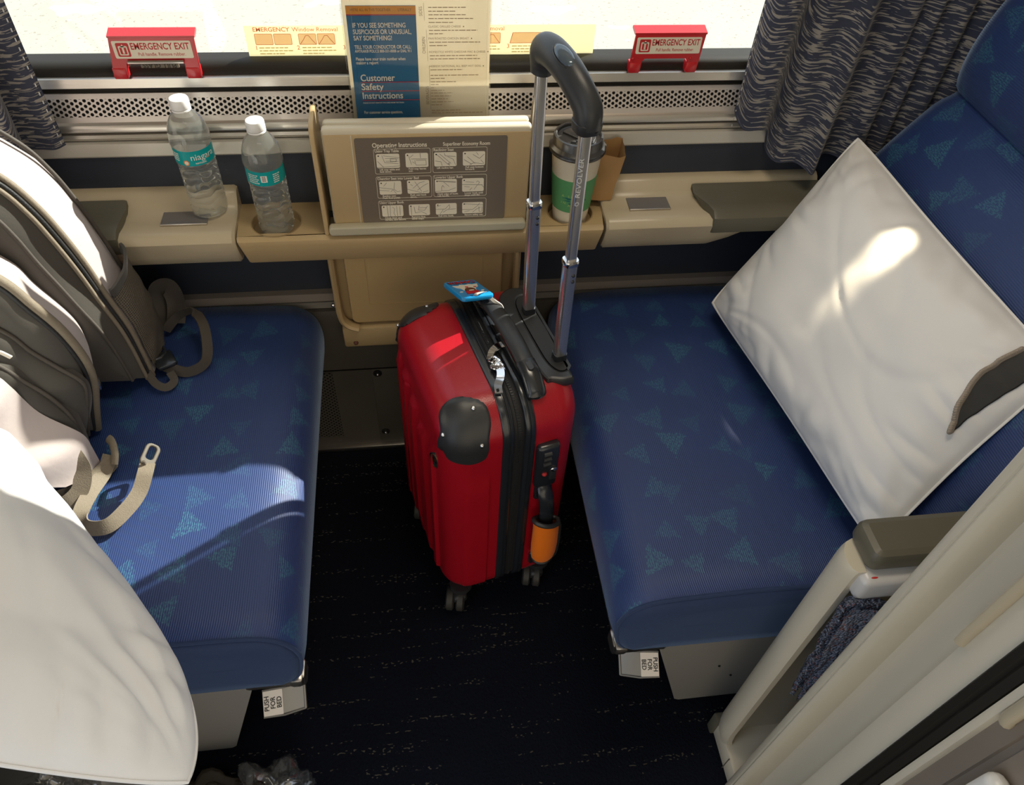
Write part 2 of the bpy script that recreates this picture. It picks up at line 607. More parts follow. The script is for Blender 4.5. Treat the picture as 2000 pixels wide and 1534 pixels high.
m_grille = make_perf('perforated_grey_metal', (0.13, 0.115, 0.10), 0.3, 0.0050, 0.0090, 0.0019, 0.5)

def make_glass():
    m = bpy.data.materials.new('window_glass')
    m.use_nodes = True
    nt = m.node_tree
    nt.nodes.clear()
    out = N(nt, 'ShaderNodeOutputMaterial')
    t = N(nt, 'ShaderNodeBsdfTransparent')
    t.inputs[0].default_value = (0.93, 0.95, 0.94, 1)
    g = N(nt, 'ShaderNodeBsdfGlossy')
    g.inputs['Roughness'].default_value = 0.01
    mx = N(nt, 'ShaderNodeMixShader')
    mx.inputs[0].default_value = 0.05
    nt.links.new(t.outputs[0], mx.inputs[1])
    nt.links.new(g.outputs[0], mx.inputs[2])
    nt.links.new(mx.outputs[0], out.inputs[0])
    return m
m_glass = make_glass()

def make_acrylic(name, tint, gl, diff=0.0):
    m = bpy.data.materials.new(name)
    m.use_nodes = True
    nt = m.node_tree
    nt.nodes.clear()
    out = N(nt, 'ShaderNodeOutputMaterial')
    t = N(nt, 'ShaderNodeBsdfTransparent')
    t.inputs[0].default_value = (*tint, 1)
    g = N(nt, 'ShaderNodeBsdfGlossy')
    g.inputs['Roughness'].default_value = 0.06
    mx = N(nt, 'ShaderNodeMixShader')
    mx.inputs[0].default_value = gl
    nt.links.new(t.outputs[0], mx.inputs[1])
    nt.links.new(g.outputs[0], mx.inputs[2])
    last = mx.outputs[0]
    if diff:
        d = N(nt, 'ShaderNodeBsdfDiffuse')
        d.inputs[0].default_value = (0.8, 0.8, 0.8, 1)
        m2 = N(nt, 'ShaderNodeMixShader')
        m2.inputs[0].default_value = diff
        nt.links.new(last, m2.inputs[1])
        nt.links.new(d.outputs[0], m2.inputs[2])
        last = m2.outputs[0]
    nt.links.new(last, out.inputs[0])
    return m
m_acrylic = make_acrylic('clear_acrylic', (0.97, 0.97, 0.96), 0.05)
m_film = make_acrylic('clear_plastic_film', (0.90, 0.90, 0.90), 0.14, 0.02)

def make_paper(name, col, trl):
    m = bpy.data.materials.new(name)
    m.use_nodes = True
    nt = m.node_tree
    nt.nodes.clear()
    out = N(nt, 'ShaderNodeOutputMaterial')
    d = N(nt, 'ShaderNodeBsdfDiffuse')
    d.inputs[0].default_value = (*col, 1)
    t = N(nt, 'ShaderNodeBsdfTranslucent')
    t.inputs[0].default_value = (*col, 1)
    mx = N(nt, 'ShaderNodeMixShader')
    mx.inputs[0].default_value = trl
    nt.links.new(d.outputs[0], mx.inputs[1])
    nt.links.new(t.outputs[0], mx.inputs[2])
    nt.links.new(mx.outputs[0], out.inputs[0])
    return m
m_menu = make_paper('cream_menu_paper', (0.88, 0.80, 0.66), 0.58)
m_sticker = make_paper('yellowed_film_sticker', (0.88, 0.83, 0.62), 0.75)  # film and print colours lightened to imitate light from behind
m_stickerbox = make_paper('peach_print', (0.95, 0.80, 0.66), 0.78)
m_stickerred = make_paper('backlit_red_print', (0.80, 0.26, 0.15), 0.7)
m_stickertext = make_paper('backlit_tan_print', (0.80, 0.70, 0.48), 0.75)

def make_water():
    m, nt, p = node_mat('water_in_clear_plastic')
    p.inputs['Base Color'].default_value = (0.96, 0.985, 0.98, 1)
    p.inputs['Roughness'].default_value = 0.015
    p.inputs['Transmission Weight'].default_value = 1.0
    p.inputs['IOR'].default_value = 1.12
    p.inputs['Coat Weight'].default_value = 1.0
    p.inputs['Coat IOR'].default_value = 1.5
    out = [n for n in nt.nodes if n.type == 'OUTPUT_MATERIAL'][0]   # pale mix added below to imitate sunlight scattered in the water
    tr = N(nt, 'ShaderNodeBsdfTranslucent')
    tr.inputs[0].default_value = (0.90, 0.94, 0.90, 1)
    df = N(nt, 'ShaderNodeBsdfDiffuse')
    df.inputs[0].default_value = (0.72, 0.76, 0.72, 1)
    m1 = N(nt, 'ShaderNodeMixShader')
    m1.inputs[0].default_value = 0.5
    nt.links.new(tr.outputs[0], m1.inputs[1])
    nt.links.new(df.outputs[0], m1.inputs[2])
    m2 = N(nt, 'ShaderNodeMixShader')
    m2.inputs[0].default_value = 0.15
    nt.links.new(p.outputs[0], m2.inputs[1])
    nt.links.new(m1.outputs[0], m2.inputs[2])
    nt.links.new(m2.outputs[0], out.inputs[0])
    return m
m_water = make_water()

def make_concrete():
    m, nt, p = node_mat('pale_concrete')
    tc = N(nt, 'ShaderNodeTexCoord')
    def noi(s, d):
        n = N(nt, 'ShaderNodeTexNoise')
        n.inputs['Scale'].default_value = s
        n.inputs['Detail'].default_value = d
        nt.links.new(tc.outputs['Object'], n.inputs['Vector'])
        return n.outputs[0]
    base = mixc(nt, noi(1.3, 4), (0.335, 0.315, 0.262), (0.40, 0.38, 0.325))
    speck = math_node(nt, 'GREATER_THAN', noi(55, 2), 0.665)
    c = mixc(nt, math_node(nt, 'MULTIPLY', speck, 0.6), base, (0.19, 0.15, 0.09))
    patch = math_node(nt, 'GREATER_THAN', noi(4.5, 1), 0.70)
    c = mixc(nt, math_node(nt, 'MULTIPLY', patch, 0.5), c, (0.55, 0.53, 0.48))
    nt.links.new(c, p.inputs['Base Color'])
    p.inputs['Roughness'].default_value = 0.9
    return m
m_concrete = make_concrete()

def make_shell():
    m, nt, p = node_mat('red_textured_shell')
    tc = N(nt, 'ShaderNodeTexCoord')
    v = N(nt, 'ShaderNodeTexVoronoi')
    v.inputs['Scale'].default_value = 620
    nt.links.new(tc.outputs['Object'], v.inputs['Vector'])
    b = N(nt, 'ShaderNodeBump')
    b.inputs['Strength'].default_value = 0.18
    b.inputs['Distance'].default_value = 0.0006
    nt.links.new(v.outputs['Distance'], b.inputs['Height'])
    nt.links.new(b.outputs[0], p.inputs['Normal'])
    p.inputs['Base Color'].default_value = (0.40, 0.006, 0.016, 1)
    p.inputs['Roughness'].default_value = 0.30
    p.inputs['Specular IOR Level'].default_value = 0.5
    return m
m_shell = make_shell()

def make_mesh_net():
    m, nt, p = node_mat('taupe_mesh_net')
    uv = N(nt, 'ShaderNodeUVMap')
    v = N(nt, 'ShaderNodeTexVoronoi', voronoi_dimensions='2D')
    v.inputs['Scale'].default_value = 300
    v.inputs['Randomness'].default_value = 0.15
    nt.links.new(uv.outputs[0], v.inputs['Vector'])
    h = math_node(nt, 'LESS_THAN', v.outputs['Distance'], 0.33)
    nt.links.new(mixc(nt, h, (0.12, 0.10, 0.075), (0.03, 0.027, 0.022)), p.inputs['Base Color'])
    p.inputs['Roughness'].default_value = 0.8
    b = N(nt, 'ShaderNodeBump')
    b.inputs['Strength'].default_value = 0.6
    b.inputs['Distance'].default_value = 0.001
    nt.links.new(v.outputs['Distance'], b.inputs['Height'])
    nt.links.new(b.outputs[0], p.inputs['Normal'])
    return m
m_net = make_mesh_net()

def make_knit():
    m, nt, p = node_mat('blue_boucle')
    tc = N(nt, 'ShaderNodeTexCoord')
    v = N(nt, 'ShaderNodeTexVoronoi')
    v.inputs['Scale'].default_value = 300
    nt.links.new(tc.outputs['Object'], v.inputs['Vector'])
    s = N(nt, 'ShaderNodeSeparateColor')
    nt.links.new(v.outputs['Color'], s.inputs[0])
    c = mixc(nt, s.outputs[0], (0.085, 0.11, 0.175), (0.21, 0.23, 0.29))
    k = math_node(nt, 'GREATER_THAN', s.outputs[1], 0.88)
    c = mixc(nt, k, c, (0.24, 0.13, 0.14))
    nt.links.new(c, p.inputs['Base Color'])
    p.inputs['Roughness'].default_value = 0.9
    b = N(nt, 'ShaderNodeBump')
    b.inputs['Strength'].default_value = 1.0
    b.inputs['Distance'].default_value = 0.004
    b.invert = True
    nt.links.new(v.outputs['Distance'], b.inputs['Height'])
    nt.links.new(b.outputs[0], p.inputs['Normal'])
    return m
m_knit = make_knit()
# ------------------------------------------------------------------ the setting
XL, XR = -0.98, 1.06
mb = MB(); mb.box2((XL - 0.05, -1.0, -0.05), (XR + 0.05, 1.12, 0.0))
struct('floor', mb, m_carpet, 'black and navy carpet with rows of tiny tan flecks')
mb = MB(); mb.box2((XL - 0.05, -1.0, 2.0), (XR + 0.05, 1.16, 2.05))
struct('ceiling', mb, m_ceiling, 'pale compartment ceiling above the seats')
mb = MB(); mb.box2((XL - 0.05, 0.2, 0), (XL, 1.16, 2.0))
struct('wall_left', mb, m_sidewall, 'tan end wall behind the left seat')
mb = MB(); mb.box2((XR, 0.2, 0), (XR + 0.05, 1.16, 2.0))
struct('wall_right', mb, m_sidewall, 'tan end wall behind the right seat')
# window wall: navy vinyl below, laminate beside and above the opening
mb = MB()
mb.box2((XL, 1.07, 0.0), (XR, 1.13, 0.712))
mb.box2((XL, 1.10, 0.712), (XR, 1.14, 0.815), mat=1)
mb.box2((XL, 1.085, 0.815), (-0.63, 1.14, 2.0), mat=1)
mb.box2((0.66, 1.085, 0.815), (XR, 1.14, 2.0), mat=1)
mb.box2((-0.63, 1.085, 1.46), (0.66, 1.14, 2.0), mat=1)
struct('wall_back', mb, [m_navywall, m_sidewall], 'navy vinyl window wall below the sill')
# corridor side
mb = MB(); mb.box2((XL - 0.05, -1.05, 0), (XR + 0.05, -1.0, 2.0))
struct('wall_front', mb, m_sidewall, 'tan corridor wall opposite the doorway')
mb = MB(); mb.box2((XL - 0.05, 0.21, 0), (-0.50, 0.30, 2.0), 0.012)
struct('wall_corridor', mb, m_cream, 'cream corridor wall left of the doorway')

def xprofile(mb, pts, x0, x1, mat=0):
    # closed (y, z) outline extruded along x
    return mb.loft([[(x0, y, z) for y, z in pts], [(x1, y, z) for y, z in pts]], mat)

# window: glass, rubber gasket, aluminium bar
mb = MB(); xprofile(mb, [(1.092, 0.8205), (1.086, 0.8185), (1.085, 0.806), (1.089, 0.8035), (1.12, 0.8035), (1.12, 0.8205)], -0.72, 0.80)
w = struct('window_1', mb, m_alu, 'wide carriage window with rubber gasket')
def g_y(t): return 1.0
mb = MB()
prof = []
for k in range(9):
    a = PI * 0.5 * k / 8
    prof.append((1.112 - 0.021 * math.cos(a) ** 0.7, 0.8207 + 0.0145 * math.sin(a)))
rings = []
for i in range(60):
    x = -0.66 + 1.36 * i / 59
    wob = 0.0018 * noise.noise(Vector((x * 9, 0.3, 0)))
    rings.append([(x, y + wob, z + wob * 0.6) for y, z in prof] + [(x, 1.13, 0.835), (x, 1.13, 0.8207)])
mb.loft(rings)
for x0, x1 in ((-0.66, -0.62), (0.65, 0.69)):
    mb.box2((x0, 1.095, 0.82), (x1, 1.13, 1.47), 0.008)
mb.box2((-0.66, 1.095, 1.445), (0.69, 1.13, 1.48), 0.008)
tag(mb.build('rubber_gasket', m_rubber, w), kind='structure')
mb = MB(); mb.box2((-0.64, 1.117, 0.826), (0.67, 1.121, 1.47))
tag(mb.build('glass_pane', m_glass, w), kind='structure')
# outer frame of the carriage, seen as the window reveal
# dark gap, perforated strip, rails, sill band
mb = MB(); xprofile(mb, [(1.094, 0.805), (1.094, 0.794), (1.12, 0.794), (1.12, 0.805)], -0.72, 0.82)
struct('trim_1', mb, m_rubber, 'dark rubber gap below the window')
mb = MB()
a, b = (1.091, 0.7955), (1.081, 0.757)
L = math.hypot(a[0] - b[0], a[1] - b[1])
def perf(u, v):
    return (-0.72 + 1.56 * u, b[0] + (a[0] - b[0]) * v, b[1] + (a[1] - b[1]) * v)
# holes only in the middle band: plain metal above and below
for v0, v1, mi in ((0.0, 0.20, 1), (0.20, 0.82, 0), (0.82, 1.0, 1)):
    mb.grid(lambda u, v: perf(u, v0 + (v1 - v0) * v), 1, 1, mi, lambda u, v: (1.56 * u + 0.31, L * (v1 - v0) * v + 0.0004))
mb.box2((-0.72, 1.092, 0.758), (0.84, 1.098, 0.7955), mat=1)
struct('trim_2', mb, [m_perf, M('strip_aluminium', (0.66, 0.60, 0.56), 0.42, 0.6)], 'perforated aluminium strip below the window', 0)
mb = MB()
xprofile(mb, [(1.080, 0.7572), (1.0755, 0.7555), (1.073, 0.751), (1.0735, 0.7455), (1.078, 0.7435), (1.10, 0.7435), (1.10, 0.7572)], -0.72, 0.86)
xprofile(mb, [(1.079, 0.7425), (1.0745, 0.741), (1.072, 0.737), (1.073, 0.7335), (1.077, 0.732), (1.10, 0.732), (1.10, 0.7425)], -0.74, 0.88)
struct('trim_3', mb, m_alu, 'polished aluminium double rail along the sill')
mb = MB()
xprofile(mb, [(1.074, 0.7315), (1.0685, 0.7300), (1.066, 0.712), (1.0675, 0.7095), (1.10, 0.7095), (1.10, 0.7315)], -0.76, 0.90)
struct('trim_4', mb, m_sill, 'putty painted sill band')
# strip of trim where the wall meets the seats
mb = MB()
xprofile(mb, [(1.07, 0.441), (1.056, 0.441), (1.056, 0.424), (1.07, 0.424)], XL, XR)
xprofile(mb, [(1.07, 0.418), (1.060, 0.418), (1.060, 0.404), (1.07, 0.404)], XL, XR, 1)
struct('trim_5', mb, [M('mauve_metal_strip', (0.36, 0.31, 0.27), 0.4, 0.3), m_greypanel], 'mauve metal strip on the wall at seat height')
# grey heater cover between the seats
mb = MB()
mb.box2((-0.30, 1.053, 0.012), (0.40, 1.07, 0.402))
mb.box2((-0.101, 1.0515, 0.018), (0.06, 1.055, 0.247), 0.001)
mb.box2((-0.30, 1.0505, 0.248), (0.40, 1.055, 0.2495), mat=1)
h = MB
hc = mb
heat = struct('baseboard_back', mb, [m_heater, m_dark], 'worn grey metal heater cover low on the window wall')
mb = MB()
mb.grid(lambda u, v: (-0.255 + 0.078 * u, 1.0515, 0.048 + 0.195 * v), 1, 1, 0, lambda u, v: (0.078 * u, 0.195 * v))
tag(mb.build('grille', m_grille, heat, 0), kind='structure')
for (x, z) in ((-0.090, 0.236), (-0.088, 0.055)):
    mb = MB()
    mb.lathe([(0.0085, 0), (0.0085, 0.002), (0.005, 0.003)], n=20, xf=fr((x, 1.0515, z), (1, 0, 0), (0, 0, 1)), mat=0)
    mb.ball((x, 1.0475, z), 0.0038, 1, 6)
    tag(mb.build('screw', [m_dark, m_chrome], heat), kind='structure')
mb = MB(); mb.box2((-0.30, 1.044, 0.0), (0.40, 1.07, 0.014), 0.003)
struct('baseboard_floor', mb, m_steel, 'thin metal strip along the foot of the window wall')

# platform outside
mb = MB(); mb.box2((-14, 1.9, -0.45), (16, 16, -0.35))
struct('ground', mb, m_concrete, 'sunlit pale concrete platform outside the window')
mb = MB(); mb.box2((-14, 1.25, -1.0), (16, 1.9, -0.9))
struct('ground_trackbed', mb, m_concrete, 'track bed between the train and the platform')

# ceiling lamps (above the frame) that give the room its light
def lamp(name, c, s, label):
    t = thing(name, c, label, 'lamp')
    mb = MB(); mb.box2((c[0] - s[0] / 2 - 0.02, c[1] - s[1] / 2 - 0.02, c[2]), (c[0] + s[0] / 2 + 0.02, c[1] + s[1] / 2 + 0.02, 2.0), 0.004)
    mb.build('housing', m_lampcover, t)
lamp('ceiling_lamp', (0.26, 0.66, 1.990), (0.5, 0.22), 'flat ceiling lamp above the space between the seats')
lamp('corridor_lamp', (0.0, -0.45, 1.990), (0.9, 0.2), 'long corridor ceiling lamp outside the doorway')

t = thing('added_streak_lamp', (1.06, 0.92, 1.25), 'small reading lamp on the end wall above the right seat', 'lamp')  # added fixture out of view, carries the pillow streak spot
mb = MB()
c = Vector((0.86, 0.89, 1.20))
aim = (Vector((0.606, 0.757, 0.640)) - c).normalized()
mb.tube([c - aim * 0.05, c - aim * 0.012, c - aim * 0.002], [0.016, 0.022, 0.024], 24)
mb.build('lamp_head', m_lampcover, t)
mb = MB(); mb.tube([c - aim * 0.045, (0.98, 0.91, 1.26), (1.06, 0.92, 1.25)], 0.008, 12)
mb.build('lamp_arm', m_chrome, t)
# ------------------------------------------------------------------ the two facing seats
Y0, Y1 = 0.432, 1.052
def seat(side, label):
    # side +1: right seat (opens towards -x); -1: left seat
    fx = 0.240 if side > 0 else -0.180
    X = lambda d: fx + side * d
    t = thing('train_seat', (X(0.3), 0.74, 0.0), label, 'seat', 'facing seats')
    prof = [(0.016, 0.292), (0.004, 0.312), (-0.003, 0.345), (-0.004, 0.375), (0.001, 0.398), (0.012, 0.416), (0.028, 0.428), (0.05, 0.434), (0.09, 0.437), (0.16, 0.439), (0.24, 0.438), (0.32, 0.435), (0.42, 0.430)]
    pts = spline([(d, 0, z) for d, z in prof], 4)
    acc = [0]
    for i in range(1, len(pts)):
        acc.append(acc[-1] + (pts[i] - pts[i - 1]).length)
    def cush(u, v):
        i = min(int(u * (len(pts) - 1)), len(pts) - 2)
        f = u * (len(pts) - 1) - i
        p = pts[i].lerp(pts[i + 1], f)
        y = Y0 + (Y1 - Y0) * v
        e = min(v, 1 - v) * (Y1 - Y0)
        rnd = max(0, 1 - e / 0.03) ** 2 * 0.008
        sag = -0.003 * math.sin(PI * v) * smooth01(0.05, 0.2, p.x) + 0.0015 * noise.noise(Vector((p.x * 9, y * 9, side)))
        back = smooth01(0.95, 1.05, y) * 0.006
        return (X(p.x + rnd * 0.6), y, p.z - (rnd if p.z > 0.37 else 0) + sag - back)
    nu = len(pts) - 1
    mb = MB()
    mb.grid(cush, nu, 40, 0, lambda u, v: (acc[int(round(u * nu))] * side + side * 3, (Y1 - Y0) * v + (0.37 if side > 0 else 0)))
    mb.loft([[cush(i / nu, 1.0) for i in range(nu + 1)] + [(X(0.42), Y1, 0.295)], [cush(i / nu, 1.0) for i in range(nu + 1)] + [(X(0.42), Y1, 0.295)]])
    c = mb.build('seat_cushion', m_fabric, t, 60)
    # plain end panel facing the door and its piping seam
    mb = MB()
    edge = [Vector(cush(i / nu, 0.0)) for i in range(nu + 1)]
    cen = Vector((X(0.2), Y0, 0.36))
    base = Vector((X(0.42), Y0, 0.288))
    loop = edge + [base]
    rings = []
    for k, (s, dy) in enumerate(((1.0, 0.004), (0.985, -0.004), (0.93, -0.009), (0.6, -0.011), (0.05, -0.011))):
        rings.append([(cen.x + (p.x - cen.x) * s, Y0 + dy, cen.z + (p.z - cen.z) * s) for p in loop])
    mb.loft(rings)
    mb.build('end_panel', m_navyplain, c, 50)
    mb = MB(); mb.tube([p + Vector((0, -0.001, 0.0005)) for p in edge], 0.0028, 8)
    mb.build('piping', m_navyplain, c)
    # frame below the cushion
    mb = MB()
    mb.box2((X(0.012), Y0 + 0.01, 0.268), (X(0.42), Y1 - 0.01, 0.291), 0.004)
    mb.build('seat_frame', m_steel, t)
    mb = MB()
    mb.box2((X(0.006), Y0 + 0.000, 0.262), (X(0.09), Y0 + 0.03, 0.290), 0.005)
    mb.box2((X(0.008), Y0 - 0.006, 0.272), (X(0.028), Y0 + 0.02, 0.292), 0.006)
    mb.build('corner_bracket', m_steel, t)
    # sheet metal leg panel
    o = [(0.080, 0.262), (0.083, 0.270), (0.092, 0.274), (0.43, 0.274), (0.43, 0.006), (0.166, 0.006), (0.158, 0.012)]
    mb = MB(); mb.prism([[(side * d, z) for d, z in (o if side > 0 else o)]], 0.004, wallfr(fx, 0.447, 0.0), 0.0012)
    for d, z in ((0.236, 0.10), (0.205, 0.145)):
        mb.ball((X(d), 0.4445, z), 0.0022, 1, 5)
    mb.build('leg_panel', [m_greypanel, m_dark], t)
    mb = MB()
    mb.box2((X(0.24), 0.47, 0.0), (X(0.42), 1.03, 0.268), 0.01)
    mb.build('pedestal', m_greypanel, t)
    # bed release pedal
    mb = MB()
    px = 0.313 if side > 0 else -0.238
    mb.tube([(px + side * 0.02, 0.50, 0.235), (px + side * 0.03, 0.495, 0.185), (px + side * 0.012, 0.480, 0.150)], 0.007, 8)
    mb.build('pedal_arm', m_steel, t)
    ped = MB()
    c0 = Vector((px, 0.455, 0.158))
    th = math.radians(-14 if side > 0 else 11)
    xa = Vector((math.cos(th), math.sin(th) * 0.6, -math.sin(th) * 0.6))
    ya = Vector((0, 0.74, 0.67))
    F = fr(c0, xa, ya)
    # two faces: a labelled upper half nearer the seat and a bare lower half folded down
    W, H = 0.0305, 0.043
    def fold(x):       # cross-section along local x
        s = x * -side
        return -max(0, s) * 0.32
    sec = [(-W, fold(-W)), (0.0, 0.0), (W, fold(W))]
    top = [F @ Vector((x, -H / 2, z)) for x, z in sec], [F @ Vector((x, H / 2, z)) for x, z in sec]
    R0 = [(x, z) for x, z in sec] + [(x, z - 0.004) for x, z in sec[::-1]]
    rings = []
    for yy, s in ((-H / 2, 0.94), (-H / 2 + 0.003, 1.0), (H / 2 - 0.003, 1.0), (H / 2, 0.94)):
        rings.append([F @ Vector((x * s, yy, z)) for x, z in R0])
    ped.loft(rings)
    e = -side * W
    for yy in (-H / 2, H / 2):
        ped.tube([F @ Vector((e, yy * 0.93, fold(e))), F @ Vector((0, yy * 0.97, 0.0006)), F @ Vector((-e, yy * 0.93, fold(-e)))], 0.0018, 8)
    ped.tube([F @ Vector((e, -H * 0.46, fold(e))), F @ Vector((e, H * 0.46, fold(e)))], 0.0022, 8)
    pd = ped.build('foot_pedal', M('pedal_steel' , (0.25, 0.235, 0.21), 0.42, 0.5), t)
    lb = MB()
    cx = side * W * 0.52
    LF = F @ Matrix.Translation((cx, 0, 0.0008))
    lb.prism([rrect2(W * 0.92, H * 0.93, 0.002)], 0.0008, LF)
    LT = F @ Matrix.Translation((cx, 0, 0.0015))
    rot = Matrix.Rotation(math.radians(90 if side < 0 else -90), 4, 'Z')
    for k, wd in enumerate(('PUSH', 'FOR', 'BED')):
        lb.text(wd, 0.0096, LT @ rot @ Matrix.Translation((0, 0.0090 - 0.0090 * k, 0)), 1, 0.02, 'CENTER')
    lb.build('pedal_label', [M('brushed_label', (0.72, 0.66, 0.60), 0.4, 0.3), m_blackprint], pd)
    # reclining backrest with a headrest roll
    bx0 = 0.617 if side > 0 else -0.60
    def back(o_, th_):
        return None
    mb = MB()
    def bpt(s, v, lift):
        # s: distance along the back, v 0..1 along y; lift: normal offset towards the sitter
        dx, dz = 0.47, 0.883
        e = min(v, 1 - v) * 0.62
        rr = (1 - math.sqrt(max(0, 1 - max(0, 1 - e / 0.05) ** 2))) * 0.05
        l = lift - rr
        return (bx0 + side * (dx * s - dz * l), 0.425 + 0.615 * v, 0.425 + dz * s + dx * l)
    def lower(u, v):
        s = 0.0 + 0.445 * u
        l = 0.020 + 0.022 * math.sin(PI * u) - 0.012 * smooth01(0.90, 1, u) ** 2 - 0.03 * (1 - smooth01(0, 0.06, u))
        return bpt(s, v, l)
    mb.grid(lower, 40, 30, 0, lambda u, v: (0.445 * u * side + side * 5, 0.615 * v))
    b = mb.build('backrest', m_fabric, t, 60)
    mb = MB()
    def head(u, v):
        a = -0.25 * PI + u * 1.15 * PI
        s = 0.475 + 0.115 - 0.125 * math.cos(a + 0.18 * PI)
        l = -0.02 + 0.085 * max(-0.3, math.sin(a + 0.25 * PI)) ** 1.0
        return bpt(s, v, l)
    def head(u, v):
        # plump roll starting in the seam
        s = 0.440 + 0.30 * u
        l = 0.070 * math.sqrt(max(0, math.sin(PI * min(1, u * 1.02 + 0.0)))) - 0.002
        return bpt(s, v, l)
    mb.grid(head, 36, 30, 0, lambda u, v: (0.30 * u * side + side * 7, 0.615 * v))
    mb.build('headrest', m_fabric, t, 60)
    mb = MB()
    for v in (0.0, 1.0):
        a = [lower(i / 20, v) for i in range(21)] + [head(i / 20, v) for i in range(21)]
        bck = [bpt(0.77 * (1 - i / 41), v, -0.08) for i in range(42)]
        a2 = a + bck
        mb.loft([a2, a2], cap0=True, cap1=False)
    a = [bpt(0.0, 0, -0.08), bpt(0.77, 0, -0.08)]
    mb.add([bpt(0.0, 0, -0.08), bpt(0.0, 1, -0.08), bpt(0.77, 1, -0.08), bpt(0.77, 0, -0.08)], [[0, 1, 2, 3]])
    mb.build('back_shell', m_navyplain, t, 30)
    return t
seat(1, 'right-hand blue upholstered seat under the propped white pillow')
seat(-1, 'blue upholstered seat holding the grey backpack')
# ------------------------------------------------------------------ table console, armrest ledges
CZ = 0.621
t = thing('table_console', (0.015, 1.02, 0.33), 'tan plastic table console with two round cup wells below the window', 'console')
mb = MB()
hole1, hole2 = (-0.212, 1.019), (0.250, 1.021)
outer = [(-0.268, 0.985), (0.298, 0.985), (0.309, 1.07), (-0.273, 1.07)]
mb.prism([outer, circ(hole1[0], hole1[1], 0.0375, 40), circ(hole2[0], hole2[1], 0.0365, 40)], 0.014, Matrix.Translation((0, 0, CZ - 0.007)))
fp = [(0.990, CZ), (0.980, CZ - 0.0006), (0.9745, CZ - 0.004), (0.972, CZ - 0.010), (0.984, 0.573), (0.990, 0.567), (1.07, 0.567), (1.07, CZ - 0.014), (0.99, CZ - 0.014)]
def endx(z, s):
    k = (CZ - z) / 0.054
    return (-0.268 + 0.011 * k) if s < 0 else (0.298 - 0.008 * k)
rings = []
for f in (0.0, 0.006, 0.5, 0.994, 1.0):
    rr = []
    for (y, z) in fp:
        xa, xb = endx(z, -1), endx(z, 1)
        sh = 0.003 if f in (0.0, 1.0) else 0
        rr.append((xa + (xb - xa) * f, max(y, 0.973 + sh), z - (0 if z < 0.6 else 0.0)))
    rings.append(rr)
mb.loft(rings)
body = mb.build('console_body', m_beige, t, 40)
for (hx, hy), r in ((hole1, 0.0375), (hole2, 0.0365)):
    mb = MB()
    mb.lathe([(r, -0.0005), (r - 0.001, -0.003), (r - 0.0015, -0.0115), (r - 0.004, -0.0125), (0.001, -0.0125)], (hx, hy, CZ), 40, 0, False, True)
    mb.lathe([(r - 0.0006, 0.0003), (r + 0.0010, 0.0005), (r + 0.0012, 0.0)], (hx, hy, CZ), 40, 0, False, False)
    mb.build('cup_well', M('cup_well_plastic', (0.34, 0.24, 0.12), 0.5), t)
# lower door below the console
mb = MB()
mb.box2((-0.137, 1.028, 0.40), (0.176, 1.07, 0.568), 0.003)
mb.build('lower_cabinet', m_beige, t)
mb = MB()
mb.prism([rrect2(0.262, 0.165, 0.012)], 0.010, wallfr(0.012, 1.020, 0.487), 0.003)
mb.prism([rrect2(0.196, 0.105, 0.002), rrect2(0.1945, 0.1035, 0.002)], 0.0012, wallfr(0.012, 1.0148, 0.500))
d = mb.build('cabinet_door', M('cabinet_door_plastic', (0.50, 0.35, 0.17), 0.42, bump=(600, 0.08)), t)
mb = MB()
for sx in (-1, 1):
    x = 0.0145 + sx * 0.1535
    pts = spline([(x, 1.016, 0.565), (x, 1.016, 0.47), (x - sx * 0.001, 1.016, 0.425), (x - sx * 0.010, 1.016, 0.404), (x - sx * 0.03, 1.014, 0.395)], 6)
    mb.tube(pts, 0.0075, 8, sec=(0.8, 1.5), up=(0, 1, 0))
mb.box2((-0.139, 1.010, 0.350), (0.178, 1.07, 0.397), 0.005)
mb.ball((-0.118, 1.010, 0.362), 0.0045, 1, 6)
mb.ball((-0.147, 1.012, 0.452), 0.004, 2, 6)
mb.build('cabinet_frame', [m_beige, M('rust_plug', (0.12, 0.045, 0.03), 0.6), m_chrome], t)

